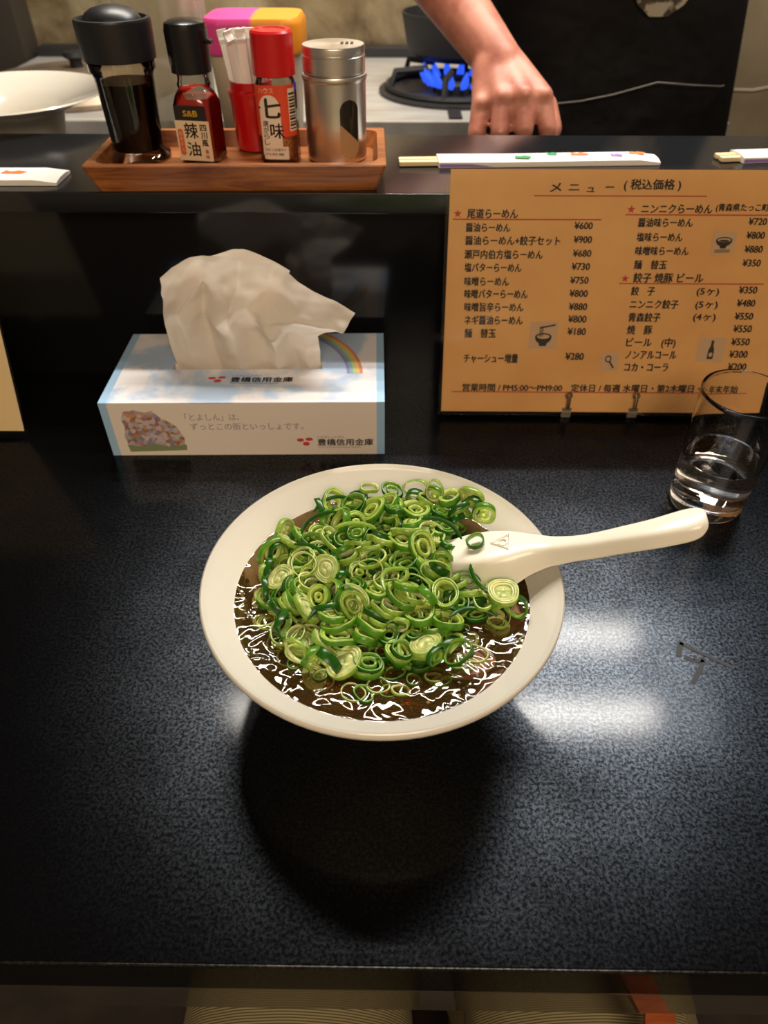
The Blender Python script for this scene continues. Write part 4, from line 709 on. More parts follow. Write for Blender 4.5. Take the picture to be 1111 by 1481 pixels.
def icon(kind, u0, u1, v0, v1):
    bm = bmesh.new(); w = u1 - u0; h = v1 - v0; cu = (u0 + u1) / 2; cv = (v0 + v1) / 2
    poly_uv(bm, [(u0, v0), (u1, v0), (u1, v1), (u0, v1)], TX, 0)
    ell = lambda a, b, ra, rb, n=20, s=0, e=2 * PI: [(a + ra * math.cos(s + (e - s) * i / n), b + rb * math.sin(s + (e - s) * i / n)) for i in range(n + (0 if e - s > 6.2 else 1))]
    T1 = FM(.0008); T2 = FM(.0009)
    if kind == 'bowl':
        poly_uv(bm, ell(cu, cv + h * .12, w * .36, h * .30, 20, PI, 2 * PI), TY, 1); poly_uv(bm, ell(cu, cv + h * .12, w * .36, h * .14), TY, 1); poly_uv(bm, ell(cu, cv + h * .12, w * .29, h * .09), T1, 0); poly_uv(bm, ell(cu, cv + h * .09, w * .22, h * .05), T2, 1)
        poly_uv(bm, [(cu - w * .12, cv - h * .26), (cu + w * .12, cv - h * .26), (cu + w * .16, cv - h * .1), (cu - w * .16, cv - h * .1)], TY, 1)
        for d in (.34, .42): poly_uv(bm, bar_uv(cu - w * .34, cv - h * d, cu + w * .34, cv - h * (d - .02), h * .04), TY, 1)
    elif kind == 'noodles':
        poly_uv(bm, ell(cu, cv - h * .05, w * .30, h * .28, 20, PI, 2 * PI), TY, 1); poly_uv(bm, ell(cu, cv - h * .05, w * .30, h * .13), TY, 1); poly_uv(bm, ell(cu, cv - h * .05, w * .23, h * .08), T1, 0)
        poly_uv(bm, [(cu - w * .12, cv - h * .40), (cu + w * .12, cv - h * .40), (cu + w * .15, cv - h * .28), (cu - w * .15, cv - h * .28)], TY, 1)
        poly_uv(bm, bar_uv(cu - w * .16, cv + h * .27, cu + w * .40, cv + h * .38, h * .06), TY, 1)
        for d in (-.14, -.09, -.04): poly_uv(bm, bar_uv(cu + w * d, cv - h * .05, cu + w * d, cv + h * .28, w * .025), T2, 1)
    elif kind == 'bottle':
        poly_uv(bm, [(cu - w * .11, cv - h * .38), (cu + w * .11, cv - h * .38), (cu + w * .11, cv), (cu + w * .05, cv + h * .16), (cu + w * .05, cv + h * .38), (cu - w * .05, cv + h * .38), (cu - w * .05, cv + h * .16), (cu - w * .11, cv)], TY, 1)
        poly_uv(bm, ell(cu, cv - h * .2, w * .07, h * .09), T1, 0)
    else:
        poly_uv(bm, ell(cu - w * .1, cv + h * .16, w * .19, h * .19), TY, 1); poly_uv(bm, ell(cu - w * .1, cv + h * .16, w * .12, h * .12), T1, 0)
        poly_uv(bm, bar_uv(cu, cv, cu + w * .26, cv - h * .34, w * .10), TY, 1)
    mpart('picture', bm, [M_greyp, M_ink], smooth=False, recalc=False)
for a in MENU_ICONS: icon(*a)
for u in (.1168, .1785):
    bm = bmesh.new(); F0 = FM(.0016)
    c = Vector(F0(u, .008)); 
    box(bm, c.x - .0045, c.x + .0045, c.y - .0008, c.y + .0035, .0003, .0105, .0006)
    mpart('holder_foot', bm, M_acr)
    bm = bmesh.new(); tube(bm, [FM(.003)(u, .004), FM(.0034)(u + .0005, .012), FM(.0022)(u, .018)], [.0016, .0018, .0012], 8)
    tube(bm, [FM(.0032)(u + .0028 * math.cos(a * PI / 6), .0165 + .0025 * math.sin(a * PI / 6)) for a in range(12)], .0006, 6, True)
    mpart('clip', bm, M_clip)

OL = Vector((-.6250, .520, .0065)); VL = Vector((0, .26, .9656))
lm = thing('menu', 'pale cream menu card cut off by the left edge of the photo', 'menu', tuple(OL))
FL = frame_fn(OL, VL)
M_menu2 = mat('cream_menu_paper', rgb(246, 222, 172), .55)
bm = bmesh.new(); sheet(bm, FL, .2945, .2035, -.0005, .0003); fin('paper_sheet', bm, M_menu2, lm, tuple(-OL), smooth=False)
FL2 = frame_fn(OL - Vector((.0, 0, 0)) - VL * .0025, VL)
bm = bmesh.new(); sheet(bm, FL2, .2975, .209, .0011, .0013); fin('clear_sleeve', bm, M_film, lm, tuple(-OL), smooth=False)
bm = bmesh.new()
for k in range(7): poly_uv(bm, bar_uv(.03, .03 + .022 * k, .27, .03 + .022 * k, .0009), FL(.0006))
fin('red_printing', bm, M_redink, lm, tuple(-OL), smooth=False, recalc=False)
bm = bmesh.new(); 
c = Vector(FL(.0018)(.22, .004)); box(bm, c.x - .005, c.x + .005, c.y - .001, c.y + .006, .0003, .010, .0006)
fin('holder_foot', bm, M_acr, lm, tuple(-OL))

# ------------------------------------------------------------------ tissue box
BXA = math.radians(1.2)
tb = thing('tissue_box', 'printed white cardboard tissue box with blue sky top in front of the panel', 'tissue box', (-.1255, .5545, .0003), BXA)
M_card = mat('cloud_printed_card', rgb(236, 232, 226), .45)
vv_ = coords(M_card)
cl = noise_tex(M_card, vv_, 16, 4, .55, .3)
skyc = ramp(M_card, cl, [(0.44, rgb(184, 206, 232)), (0.54, rgb(238, 234, 234))])
geo = nd(M_card, 'ShaderNodeNewGeometry'); sep = nd(M_card, 'ShaderNodeSeparateXYZ'); lk(M_card, vv_, sep.inputs[0])
gt = nd(M_card, 'ShaderNodeMath', operation='GREATER_THAN'); gt.inputs[1].default_value = .0530; lk(M_card, sep.outputs[2], gt.inputs[0])
mxc = nd(M_card, 'ShaderNodeMix', data_type='RGBA'); mxc.inputs[6].default_value = rgb(236, 222, 206); lk(M_card, gt.outputs[0], mxc.inputs[0]); lk(M_card, skyc, mxc.inputs[7])
ab = nd(M_card, 'ShaderNodeMath', operation='ABSOLUTE'); lk(M_card, sep.outputs[0], ab.inputs[0])
g2 = nd(M_card, 'ShaderNodeMath', operation='GREATER_THAN'); g2.inputs[1].default_value = .1120; lk(M_card, ab.outputs[0], g2.inputs[0])
mx2 = nd(M_card, 'ShaderNodeMix', data_type='RGBA'); mx2.inputs[7].default_value = rgb(160, 196, 226); lk(M_card, g2.outputs[0], mx2.inputs[0]); lk(M_card, mxc.outputs[2], mx2.inputs[6])
lk(M_card, mx2.outputs[2], bsdf(M_card).inputs['Base Color'])
BW, BD, BH = .2375, .1180, .0540
bm = bmesh.new()
out = [(-BW / 2, -BD / 2), (BW / 2, -BD / 2), (BW / 2, BD / 2), (-BW / 2, BD / 2)]
slot = [(-.068, -.006), (.064, -.006), (.064, .006), (-.068, .006)]
bo = [bm.verts.new((x, y, 0)) for x, y in out]; to = [bm.verts.new((x, y, BH)) for x, y in out]; ti = [bm.verts.new((x, y, BH)) for x, y in slot]; td = [bm.verts.new((x, y, BH - .012)) for x, y in slot]
bm.faces.new(bo[::-1])
for i in range(4):
    j = (i + 1) % 4
    bm.faces.new((bo[i], bo[j], to[j], to[i])); bm.faces.new((to[i], to[j], ti[j], ti[i])); bm.faces.new((ti[i], ti[j], td[j], td[i]))
bm.faces.new(td)
fin('carton', bm, M_card, tb, smooth=False)
M_lav = mat('lavender_ink', rgb(140, 130, 150), .6); M_pinkred = mat('crimson_ink', rgb(206, 62, 70), .6); M_gry = mat('grey_ink', rgb(84, 78, 78), .6)
Ff = lambda off: (lambda u, v_: (u - BW / 2, -BD / 2 - off, v_))
Ft = lambda off: (lambda u, v_: (u - BW / 2, -BD / 2 + v_, BH + off))
bm = bmesh.new()
write(bm, '「とよしん」は、', .0695, .1150, .0395, .0078, Ff(.0002), .01, 0)
write(bm, 'ずっとこの街といっしょです。', .0725, .1685, .0300, .0078, Ff(.0002), .01, 0)
def bank(F, u, vv, s):
    for a, b_, ra, rb in ((-.0042, .0016, .0032, .0018), (.0034, .0024, .0032, .0018), (.0006, -.0024, .0030, .0022)):
        poly_uv(bm, [(u + s * (a + ra * math.cos(2 * PI * i / 14)), vv + s * (b_ + rb * math.sin(2 * PI * i / 14))) for i in range(14)], F, 1)
    write(bm, '豊橋信用金庫', u + .0105 * s, u + .0585 * s, vv - .001 * s, .0078 * s, F, .03, 2)
    write(bm, 'とよはししんきん', u + .0105 * s, u + .034 * s, vv + .0048 * s, .0026 * s, F, .01, 2)
    write(bm, 'TOYOHASHI SHINKIN BANK', u + .0105 * s, u + .048 * s, vv - .0062 * s, .0018 * s, F, .0, 2)
bank(Ff(.0002), .1690, .0140, 1.0)
fin('printed_writing', bm, [M_lav, M_pinkred, M_gry], tb, smooth=False, recalc=False)
bm = bmesh.new()
bank(Ft(.0002), .0930, .0365, 1.12)
fin('printed_writing', bm, [M_lav, M_pinkred, M_gry], tb, smooth=False, recalc=False)
# flower patch picture on the front, rainbow on the top
M_pic = mat('flower_picture', rgb(150, 130, 140), .6)
vo = nd(M_pic, 'ShaderNodeTexVoronoi'); vo.inputs['Scale'].default_value = 300; lk(M_pic, coords(M_pic), vo.inputs['Vector'])
lk(M_pic, ramp(M_pic, vo.outputs['Color'], [(0.18, rgb(138, 128, 152)), (0.34, rgb(186, 176, 190)), (0.48, rgb(206, 186, 168)), (0.60, rgb(166, 92, 82)), (0.72, rgb(120, 132, 104)), (0.85, rgb(206, 140, 96))]), bsdf(M_pic).inputs['Base Color'])
rp = random.Random(8)
bm = bmesh.new()
ot = [(.0165, .006), (.0640, .0075), (.0655, .018), (.0610, .030), (.0560, .0345), (.0480, .0400), (.0430, .0465), (.0370, .0445), (.0280, .0470), (.0190, .0455), (.0155, .0380), (.0170, .0300), (.0145, .020)]
poly_uv(bm, ot, Ff(.0002), 0)
poly_uv(bm, [(.0160, .004), (.0655, .0055), (.0660, .0115), (.0500, .0095), (.0400, .0125), (.0280, .0090), (.0150, .0120)], Ff(.00025), 1)
fin('printed_picture', bm, [M_pic, mat('leaf_green_ink', rgb(128, 142, 96), .6)], tb, smooth=False, recalc=False)
bm = bmesh.new()
for k in range(5):
    for i in range(10):
        a0 = math.radians(52 - 5 * i); a1 = math.radians(52 - 5 * (i + 1)); r0 = .085 + .0028 * k; r1 = r0 + .0028
        c = (.120, .042)
        poly_uv(bm, [(c[0] + r0 * math.cos(a0), c[1] + r0 * math.sin(a0)), (c[0] + r0 * math.cos(a1), c[1] + r0 * math.sin(a1)), (c[0] + r1 * math.cos(a1), c[1] + r1 * math.sin(a1)), (c[0] + r1 * math.cos(a0), c[1] + r1 * math.sin(a0))], Ft(.0002), k)
fin('printed_rainbow', bm, [mat('rb%d' % k, c, .6) for k, c in enumerate((rgb(150, 140, 190), rgb(130, 180, 190), rgb(190, 200, 130), rgb(230, 190, 110), rgb(220, 140, 110)))], tb, smooth=False, recalc=False)

# tissue drawn up through the slot
M_tis = mat('soft_tissue_paper', rgb(238, 228, 214), .85)
bsdf(M_tis).inputs['Subsurface Weight'].default_value = 0.0
nt = M_tis.node_tree; trl = nd(M_tis, 'ShaderNodeBsdfTranslucent'); trl.inputs[0].default_value = rgb(236, 222, 204); mxs = nd(M_tis, 'ShaderNodeMixShader'); mxs.inputs[0].default_value = .30
lk(M_tis, bsdf(M_tis).outputs[0], mxs.inputs[1]); lk(M_tis, trl.outputs[0], mxs.inputs[2]); lk(M_tis, mxs.outputs[0], nt.nodes['Material Output'].inputs['Surface'])
lk(M_tis, bump(M_tis, noise_tex(M_tis, coords(M_tis), 120, 3), .12, .001), bsdf(M_tis).inputs['Normal'])
def poly_at(P_, t):
    ls = [math.dist(a, b) for a, b in zip(P_, P_[1:])]; s = t * sum(ls)
    for (a, b), l in zip(zip(P_, P_[1:]), ls):
        if s <= l: return (a[0] + (b[0] - a[0]) * s / l, a[1] + (b[1] - a[1]) * s / l)
        s -= l
    return P_[-1]
bot = [(-.1885, .046), (-.170, .046), (-.120, .046), (-.0635, .046)]
top = [(-.1905, .1330), (-.1800, .1415), (-.1620, .1500), (-.1304, .1570), (-.1196, .1560), (-.0950, .1450), (-.0700, .1325), (-.0301, .1130)]
lef = [(-.1885, .046), (-.1930, .070), (-.1948, .093), (-.1925, .115), (-.1905, .1330)]
rig = [(-.0635, .046), (-.0625, .070), (-.0630, .0870), (-.0580, .0900), (-.0400, .0985), (-.0301, .1130)]
bm = bmesh.new(); NU, NV = 90, 60
def crease(u, a, b, w): return math.exp(-((u - a) / w) ** 2) * b
grid = []
for j in range(NV + 1):
    row = []; t = j / NV
    for i in range(NU + 1):
        s = i / NU
        B_ = poly_at(bot, s); T_ = poly_at(top, s); L_ = poly_at(lef, t); R_ = poly_at(rig, t)
        x = (1 - t) * B_[0] + t * T_[0] + (1 - s) * L_[0] + s * R_[0] - ((1 - s) * (1 - t) * bot[0][0] + s * (1 - t) * bot[-1][0] + (1 - s) * t * top[0][0] + s * t * top[-1][0])
        z = (1 - t) * B_[1] + t * T_[1] + (1 - s) * L_[1] + s * R_[1] - ((1 - s) * (1 - t) * bot[0][1] + s * (1 - t) * bot[-1][1] + (1 - s) * t * top[0][1] + s * t * top[-1][1])
        env = math.sin(PI * min(1, t * 1.15 + .05)) ** .6 if t < .95 else .35
        def ridge(a, b, w, h):     # a sharp fold running from a to b in sheet coordinates
            ax, at = a; bx, bt = b; dx, dt = bx - ax, bt - at; l2 = dx * dx + dt * dt
            k = max(0, min(1, ((s - ax) * dx + (t - at) * dt) / l2)); d = math.hypot(s - ax - k * dx, (t - at - k * dt) * .8)
            return h * max(0, 1 - d / w) ** 1.25
        y = ridge((.45, .0), (.44, 1), .20, -.016) + ridge((.30, .0), (.24, .80), .13, .011) + ridge((.24, .80), (.10, .62), .12, -.009)
        y += ridge((.37, .45), (.44, .62), .09, -.010) + ridge((.60, .30), (.58, 1), .14, .009) + ridge((.66, .55), (.98, .78), .18, -.012)
        y += ridge((.72, .0), (.70, .42), .10, -.010) + ridge((.70, .42), (.60, .60), .09, -.007) + ridge((.86, .0), (.80, .38), .10, .008) + ridge((.92, .12), (.96, .02), .08, -.007) + ridge((.12, .0), (.14, .5), .12, -.007)
        y += .003 * noise.noise(Vector((s * 7, t * 5, 1.3))) + .0016 * noise.noise(Vector((s * 16, t * 12, 4.1)))
        y = y * (.30 + .70 * min(1, t * 2.2)) - .010 * (s - .5) * t - .012 * t * t * (s > .5) * (s - .5) * 2
        row.append((x + .0015 * noise.noise(Vector((s * 9, t * 9, 7))) * t, .555 + y, z))
    grid.append(row)
loft(bm, grid, False, False, False)
# second ply falling behind
g2_ = [[(p[0] + (-.126 - p[0]) * (.04 + .10 * (i / NU) ** 2) + .002 * math.sin(9 * i / NU), .556 + .0065 + .010 * (j / NV) + .004 * math.sin(11 * i / NU + 2 * j / NV),   .046 + (p[2] - .046) * .955) for i, p in enumerate(r[:62])] for j, r in enumerate(grid)]
loft(bm, g2_, False, False, False)
tis = fin('tissue', bm, M_tis, None, None, angle=180, recalc=False)
tag(tis, 'crumpled white tissue pulled up through the slot of the box', 'tissue')

# ------------------------------------------------------------------ glass of water
gl = thing('water_glass', 'clear tumbler half full of water at the right, in front of the menu', 'glass', (.2545, .4370, .0003))
M_glass = mat('tumbler_glass', (1, 1, 1, 1), 0.0, Transmission_Weight=1.0, IOR=1.47)
M_water = mat('water', (1, 1, 1, 1), 0.0, Transmission_Weight=1.0, IOR=1.33)
bm = bmesh.new(); lathe(bm, [(.0240, 0), (.0268, .0012), (.0282, .0040), (.0312, .1000), (.0316, .1036), (.0311, .1046), (.0303, .1036), (.0299, .100), (.0272, .0150), (.0250, .0118), (.001, .0112)], 72); fin('tumbler', bm, M_glass, gl)
bm = bmesh.new(); lathe(bm, [(.001, .01115), (.0251, .01175), (.0273, .0150), (.0285, .0465), (.0287, .0475), (.0278, .0468), (.001, .0466)], 72); fin('water', bm, M_water, gl)

# ------------------------------------------------------------------ ramen bowl, broth
BX, BY = -.0045, .2760
rb_ = thing('ramen_bowl', 'wide white ramen bowl full of broth in the middle of the counter', 'bowl', (BX, BY, .0003))
bm = bmesh.new()
PR_IN = [(.0995, .0822), (.0980, .0805), (.0860, .0695), (.0760, .0600), (.0600, .0430), (.0420, .0270), (.0240, .0185), (.001, .0165)]
lathe(bm, [(.030, .009), (.0345, .009), (.0400, .0120), (.0560, .0270), (.0750, .0470), (.0900, .0640), (.0990, .0755), (.1014, .0785), (.1024, .0810), (.1022, .0830), (.1010, .0838)] + PR_IN, 96)
fin('bowl_body', bm, M_white, rb_, angle=70)
bm = bmesh.new(); lathe(bm, [(.0300, 0), (.0350, 0), (.0352, .0100), (.0300, .0095)], 64, cap0=False, cap1=False); fin('foot_ring', bm, M_white, rb_)
BZ = .0690
M_broth = bpy.data.materials.new('clear_brown_broth'); M_broth.use_nodes = True
nt = M_broth.node_tree; nt.nodes.remove(nt.nodes['Principled BSDF'])
tr = nd(M_broth, 'ShaderNodeBsdfTransparent'); tr.inputs[0].default_value = (.93, .86, .74, 1)
gls = nd(M_broth, 'ShaderNodeBsdfGlossy'); gls.inputs['Roughness'].default_value = .02
fr = nd(M_broth, 'ShaderNodeFresnel'); fr.inputs[0].default_value = 1.40
df = nd(M_broth, 'ShaderNodeBsdfDiffuse'); df.inputs[0].default_value = rgb(112, 84, 42); m0 = nd(M_broth, 'ShaderNodeMixShader'); m0.inputs[0].default_value = .20; lk(M_broth, tr.outputs[0], m0.inputs[1]); lk(M_broth, df.outputs[0], m0.inputs[2])
mx = nd(M_broth, 'ShaderNodeMixShader'); lk(M_broth, fr.outputs[0], mx.inputs[0]); lk(M_broth, m0.outputs[0], mx.inputs[1]); lk(M_broth, gls.outputs[0], mx.inputs[2])
lk(M_broth, mx.outputs[0], nt.nodes['Material Output'].inputs['Surface'])
va = nd(M_broth, 'ShaderNodeVolumeAbsorption'); va.inputs[0].default_value = (.62, .40, .20, 1); va.inputs[1].default_value = 48
lk(M_broth, va.outputs[0], nt.nodes['Material Output'].inputs['Volume'])
vb = coords(M_broth)
nb = noise_tex(M_broth, vb, 66, 1.0, .4, .6)
bn = bump(M_broth, nb, .5, .0034)
lk(M_broth, bn, gls.inputs['Normal']); lk(M_broth, bn, fr.inputs['Normal'])
bm = bmesh.new()
lathe(bm, [(.001, .0170), (.0238, .0190), (.0418, .0275), (.0598, .0435), (.0758, .0602), (.0851, .0690), (.0840, .0689), (.0800, .0688), (.05, .0688), (.02, .0688), (.001, .0688)], 96, BX, BY)
for f in bm.faces: f.smooth = True
broth = fin('broth', bm, M_broth, None, None, angle=60)
tag(broth, 'clear brown soy broth filling the white ramen bowl', 'broth')

# pork slices and back fat
M_pork = mat('braised_pork', rgb(128, 84, 64), .4)
lk(M_pork, ramp(M_pork, noise_tex(M_pork, coords(M_pork), 110, 3), [(0.35, rgb(96, 56, 42)), (0.62, rgb(158, 112, 86))]), bsdf(M_pork).inputs['Base Color'])
def pork(label, x, y, z, r, rz, tx, ty):
    bm = bmesh.new(); rg = random.Random(int(x * 9999))
    ph = rg.random() * 6
    rings = []
    for s, zz in ((.90, -.0025), (1, -.001), (1, .001), (.92, .0024)):
        rings.append([(r * s * (1 + .08 * math.sin(3 * a + ph) + .05 * math.sin(5 * a)) * math.cos(a), .78 * r * s * (1 + .07 * math.sin(2 * a + ph)) * math.sin(a), zz + .0007 * math.sin(4 * a)) for a in [2 * PI * i / 36 for i in range(36)]])
    loft(bm, rings)
    o = fin('pork_slice', bm, M_pork, None, (x, y, z + T)); o.rotation_euler = (tx, ty, rz)
    tag(o, label, 'meat', 'pork slices in the broth')
pork('brown pork slice under the broth below the spoon', .060, .262, BZ - .0052, .0165, .4, .05, -.12)
pork('brown pork slice under the broth on the left side of the onion heap', -.058, .312, BZ - .0056, .020, .9, .05, .08)
pork('brown pork slice under the broth at the right front of the onion heap', .040, .233, BZ - .0060, .016, -.3, .06, -.02)

# ------------------------------------------------------------------ spoon lying upside down on the rim
sp_t = thing('ramen_spoon', 'white plastic soup spoon lying face down across the right rim of the ramen bowl', 'spoon', (.100, .300, .0845))
SO = Vector((.100, .300, .0845))
SEC = SPOON_SEC
def spath(s):
    for a, b in zip(SPOON_PATH, SPOON_PATH[1:]):
        if s <= b[0]:
            k = (s - a[0]) / (b[0] - a[0]); k0 = k
            return Vector([a[i] + (b[i] - a[i]) * k0 for i in (1, 2, 3)])
    return Vector(SPOON_PATH[-1][1:])
def smooth_path(s): return (spath(max(0, s - .008)) + spath(s) * 2 + spath(min(.152, s + .008))) / 4 if 0.006 < s < .145 else spath(s)
def sec_at(s):
    for a, b in zip(SEC, SEC[1:]):
        if s <= b[0]:
            k = (s - a[0]) / (b[0] - a[0]); k = k * k * (3 - 2 * k) if False else k
            return [a[i] + (b[i] - a[i]) * k for i in (1, 2, 3)]
    return SEC[-1][1:]
bm = bmesh.new(); rings = []
ROLL = math.radians(SPOON_ROLL)
ss = [.0005, .002, .004, .006, .009, .012] + [.012 + .004 * k for k in range(1, 33)] + [.1435, .1465, .1490, .1505, .1513]
for s in ss:
    c = smooth_path(s); t = (smooth_path(min(.152, s + .004)) - smooth_path(max(0, s - .004))).normalized()
    side = Vector((0, 0, 1)).cross(t).normalized(); up = t.cross(side).normalized()
    side2 = side * math.cos(ROLL) + up * math.sin(ROLL); up2 = up * math.cos(ROLL) - side * math.sin(ROLL)
    wt, wb, h = sec_at(s); th = min(.0022, h * .45); wi = max(wb - .0024, wb * .55); wti = max(wt - .0012, wt * .5)
    r = min(.0016, wt * .4)
    prof = [(-wb, -h), (-wb * .97 - wt * .03, -h + .0012), (-wt - .0006, -r * 1.0), (-wt + r, 0), (0, .0002 if s > .07 else 0), (wt - r, 0), (wt + .0006, -r), (wb * .97 + wt * .03, -h + .0012), (wb, -h), (wi, -h - .0002), (wti, -th - .0004), (0, -th), (-wti, -th - .0004), (-wi, -h - .0002)]
    rings.append([c + side2 * a + up2 * b_ for a, b_ in prof])
loft(bm, rings)
SPN = fin('spoon_body', bm, M_spoon, sp_t, tuple(-SO), angle=50)
sub = SPN.modifiers.new('soften', 'SUBSURF'); sub.levels = 1; sub.render_levels = 2
# raised maker's mark
s0 = .0400; c = smooth_path(s0); t = (smooth_path(s0 + .004) - smooth_path(s0 - .004)).normalized(); side = Vector((0, 0, 1)).cross(t).normalized(); up = t.cross(side).normalized()
side2 = side * math.cos(ROLL) + up * math.sin(ROLL); up2 = up * math.cos(ROLL) - side * math.sin(ROLL)
bm = bmesh.new()
K = lambda a, b_: c + t * a + side2 * b_ + up2 * .0005
tube(bm, [K(-.0058, .0005), K(.0048, .0060), K(.0044, -.0056)], .00042, 6, True)
tube(bm, [K(.0012 + .0024 * math.cos(i * PI / 10), .0024 * math.sin(i * PI / 10)) for i in range(20)], .00038, 6, True)
tag(fin('raised_mark', bm, M_spoon, sp_t, tuple(-SO)), 'raised triangle with a circle inside')

# ------------------------------------------------------------------ green onion
def onion_mats(name, skin, flesh, core):
    def one(n, c, rough=.28):
        m = mat(n, c, rough, Subsurface_Weight=0.0)
        nn_ = noise_tex(m, coords(m), 260, 2)
        c2 = (c[0] * .70, c[1] * .78, c[2] * .70, 1); c3 = (min(1, c[0] * 1.25), min(1, c[1] * 1.15), min(1, c[2] * 1.2), 1)
        lk(m, ramp(m, nn_, [(.35, c2), (.65, c3)]), bsdf(m).inputs['Base Color'])
        bsdf(m).inputs['Coat Weight'].default_value = .35; bsdf(m).inputs['Coat Roughness'].default_value = .12
        tl = nd(m, 'ShaderNodeBsdfTranslucent'); tl.inputs[0].default_value = c3; ms_ = nd(m, 'ShaderNodeMixShader'); ms_.inputs[0].default_value = .38
        lk(m, bsdf(m).outputs[0], ms_.inputs[1]); lk(m, tl.outputs[0], ms_.inputs[2]); lk(m, ms_.outputs[0], m.node_tree.nodes['Material Output'].inputs['Surface'])
        return m
    return [one(name + '_skin', skin), one(name + '_flesh', flesh), one(name + '_core', core)]
OM_D = onion_mats('onion_deep', rgb(40, 98, 20), rgb(112, 166, 54), rgb(160, 200, 82))
OM_M = onion_mats('onion_mid', rgb(98, 156, 40), rgb(190, 214, 100), rgb(214, 228, 126))
OM_P = onion_mats('onion_pale', rgb(158, 192, 78), rgb(216, 226, 146), rgb(232, 234, 172))
def ring_mesh(layers, mats, seed, n=30, disc=False):
    """concentric onion layers: (outer radius, inner radius, height) in millimetres"""
    rg = random.Random(seed); bm = bmesh.new()
    a1, a2, p1, p2 = rg.uniform(.05, .15), rg.uniform(.02, .06), rg.random() * 6, rg.random() * 6
    shear = rg.uniform(-.22, .22)
    for li, (ro, ri, h, dz) in enumerate(layers):
        ro *= .001; ri *= .001; h *= .001; dz *= .001
        rings = []; mi = []
        w = ro - ri
        prof = [(ri, -h / 2 + w * .15, 1), (ri + w * .25, -h / 2, 1), (ro - w * .22, -h / 2, 0), (ro, -h / 2 + w * .22, 0), (ro, h / 2 - w * .22, 0), (ro - w * .22, h / 2, 1), (ri + w * .25, h / 2, 2 if li else 1), (ri, h / 2 - w * .15, 2)]
        for r, z, m_ in prof:
            rings.append([(r * (1 + a1 * math.sin(2 * a + p1) + a2 * math.sin(3 * a + p2)) * math.cos(a), r * (1 + a1 * math.sin(2 * a + p1) + a2 * math.sin(3 * a + p2)) * math.sin(a), z + dz + .0003 * math.sin(3 * a + p2) + shear * r * math.cos(a)) for a in [2 * PI * i / n for i in range(n)]]); mi.append(m_)
        vs = [[bm.verts.new(p) for p in r] for r in rings]
        for k in range(len(vs)):
            A, B_ = vs[k], vs[(k + 1) % len(vs)]
            for i in range(n):
                bm.faces.new((A[i], A[(i + 1) % n], B_[(i + 1) % n], B_[i])).material_index = mi[k] if li == 0 else max(1, mi[k])
    bmesh.ops.recalc_face_normals(bm, faces=bm.faces[:])
    me = bpy.data.meshes.new('green_onion_ring'); bm.to_mesh(me); bm.free()
    for p in me.polygons: p.use_smooth = True
    for m_ in mats: me.materials.append(m_)
    return me
RK = [
    ([(7.2, 6.3, 3.6, 0)], OM_D), ([(8.2, 7.2, 4.2, 0), (7.0, 5.9, 3.6, .3)], OM_M), ([(6.2, 5.2, 3.0, 0), (3.6, 2.4, 2.6, .2)], OM_D),
    ([(7.6, 6.5, 2.6, 0)], OM_P), ([(5.4, 4.5, 3.2, 0)], OM_D), ([(9.0, 8.0, 3.2, 0), (7.9, 6.6, 2.8, -.2), (4.6, 3.2, 2.6, .4)], OM_M),
    ([(6.8, 5.8, 5.0, 0)], OM_D), ([(8.0, 7.2, 2.0, 0)], OM_P), ([(7.0, 5.9, 3.4, 0), (5.8, 4.7, 3.0, .3), (2.8, 1.3, 2.8, .1)], OM_M),
    ([(4.6, 3.7, 3.6, 0)], OM_D), ([(8.6, 7.5, 3.0, 0), (7.4, 6.1, 2.8, .2), (6.0, 4.8, 2.6, 0), (4.7, .3, 2.3, 0)], OM_P), ([(6.0, 4.9, 2.4, 0)], OM_P)]
RMESH = [ring_mesh(l, m_, 40 + i) for i, (l, m_) in enumerate(RK)]
HX, HY = .0015, .2830
LOOK = ['dark green single-walled onion ring in the heap on the ramen', 'pale single-walled onion ring in the heap on the ramen', 'double-walled green onion ring in the heap on the ramen', 'many-layered pale green onion slice in the heap on the ramen']
LOOK_OF = [0, 2, 2, 1, 0, 3, 0, 1, 3, 0, 3, 1]
GROUPS = ['dark single onion rings', 'pale single onion rings', 'double onion rings', 'layered onion slices']
def place_ring(k, sy, x, y, z, q):
    o = bpy.data.objects.new('green_onion_ring', RMESH[k]); COL.objects.link(o)
    o.location = (x, y, z + T); o.rotation_mode = 'QUATERNION'; o.rotation_quaternion = q; o.scale = (1.13, 1.13 * sy, 1.08)
    tag(o, LOOK[LOOK_OF[k]], 'green onion', GROUPS[LOOK_OF[k]]); return o
hidden = []
for tok in RINGS.split(';'):
    a = [int(t_) for t_ in tok.split(',')]
    k, sy, x, y, z = a[0], a[1] / 100, a[2] / 1e4, a[3] / 1e4, a[4] / 1e4
    q = Quaternion([c_ / 100 for c_ in a[5:9]]).normalized()
    if a[9]: place_ring(k, sy, HX + x, HY + y, BZ - .0005 + z, q)
    else: hidden.append((k, sy, Vector((HX + x, HY + y, BZ - .0005 + z)), q))
# single ring on the back of the spoon
o = place_ring(9, .95, SPOON_RING[0], SPOON_RING[1], SPOON_RING[2], Quaternion((1, 0, 0), .28) @ Quaternion((0, 1, 0), -.22))
del o['group']; o['label'] = 'single small green onion ring lying on the back of the white spoon beside its mark'
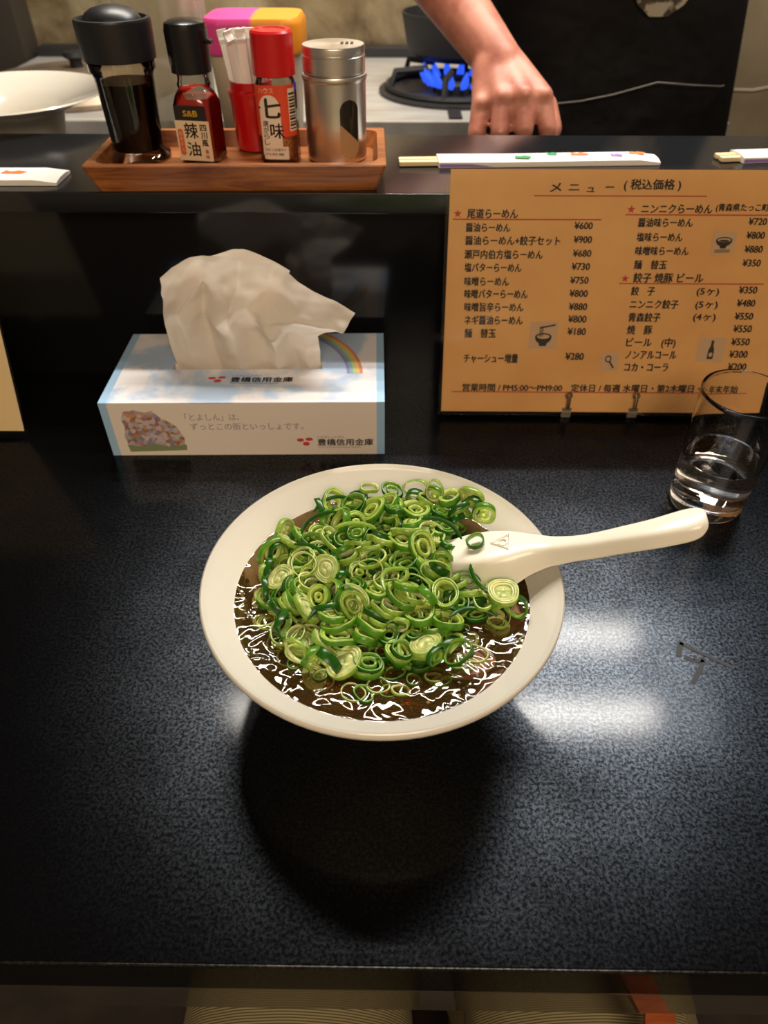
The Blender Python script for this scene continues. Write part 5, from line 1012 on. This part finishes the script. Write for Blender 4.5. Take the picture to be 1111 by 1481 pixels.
# rings and shreds drowned in the broth under and around the heap
bm = bmesh.new(); rg = random.Random(21)
def add_mesh(bm, me, M, off):
    base = len(bm.verts); vs = [bm.verts.new(M @ v_.co) for v_ in me.vertices]
    for p in me.polygons:
        f = bm.faces.new([vs[i] for i in p.vertices]); f.material_index = p.material_index + off; f.smooth = True
for k, sy, p, q in hidden:
    off = {id(OM_D): 0, id(OM_M): 3, id(OM_P): 6}[id(RK[k][1])]
    add_mesh(bm, RMESH[k], Matrix.Translation(p) @ q.to_matrix().to_4x4() @ Matrix.Diagonal((1.1, 1.1 * sy, 1.05, 1)), off)
for i in range(170):
    a = rg.uniform(0, 2 * PI); r = .0700 * math.sqrt(rg.uniform(.30, 1)); k = rg.randrange(len(RMESH))
    off = {id(OM_D): 0, id(OM_M): 3, id(OM_P): 6}[id(RK[k][1])]
    p = Vector((BX + r * math.cos(a), BY + r * math.sin(a), BZ - .0002 - rg.uniform(0, .0032)))
    add_mesh(bm, RMESH[k], Matrix.Translation(p) @ Quaternion((math.cos(a * 3), math.sin(a * 3), 0), rg.uniform(0, .35)).to_matrix().to_4x4() @ Matrix.Diagonal((.8, .8 * rg.uniform(.7, 1), .8, 1)), off)
me = bpy.data.meshes.new('sunken_green_onion'); bm.to_mesh(me); bm.free()
st = link('sunken_green_onion', me, OM_D + OM_M + OM_P, None, None, smooth=False)
tag(st, 'chopped green onion sunk in the broth beneath and around the heap', 'green onion', None, 'stuff')
# slivers of leaf
for i, (x, y, z, rz, ln, cv, mt) in enumerate(SLIVERS):
    bm = bmesh.new(); pts = []
    for k in range(9):
        s = (k / 8 - .5); pts.append((s * ln, cv * (.25 - s * s) * 4, -.004 * s * s))
    tube(bm, pts, [.0005] + [.0012] * 7 + [.0005], 8)
    o = fin('green_onion_sliver', bm, [(OM_D, OM_M, OM_P)[mt][0]], None, (x, y, z + T)); o.rotation_euler = (rg.uniform(-.2, .2), rg.uniform(-.3, .3), rz)
    tag(o, 'curved sliver of green onion leaf lying on the onion heap', 'green onion', 'green onion slivers on the heap')
# soft white specks of back fat
M_fat = mat('back_fat', rgb(190, 150, 100), .4)
bm = bmesh.new(); rg = random.Random(4)
for i in range(110):
    a = rg.uniform(0, 2 * PI); r = .083 * math.sqrt(rg.uniform(.30, 1)); s = rg.uniform(.0005, .0011)
    x = bmesh.ops.create_icosphere(bm, subdivisions=1, radius=s)
    bmesh.ops.transform(bm, matrix=Matrix.Translation((BX + r * math.cos(a), BY + r * math.sin(a), BZ - .0010)) @ Matrix.Diagonal((1, rg.uniform(.6, 1), .5, 1)), verts=x['verts'])
tag(fin('back_fat_specks', bm, M_fat), 'tiny pale specks of back fat floating on the broth', 'fat', None, 'stuff')
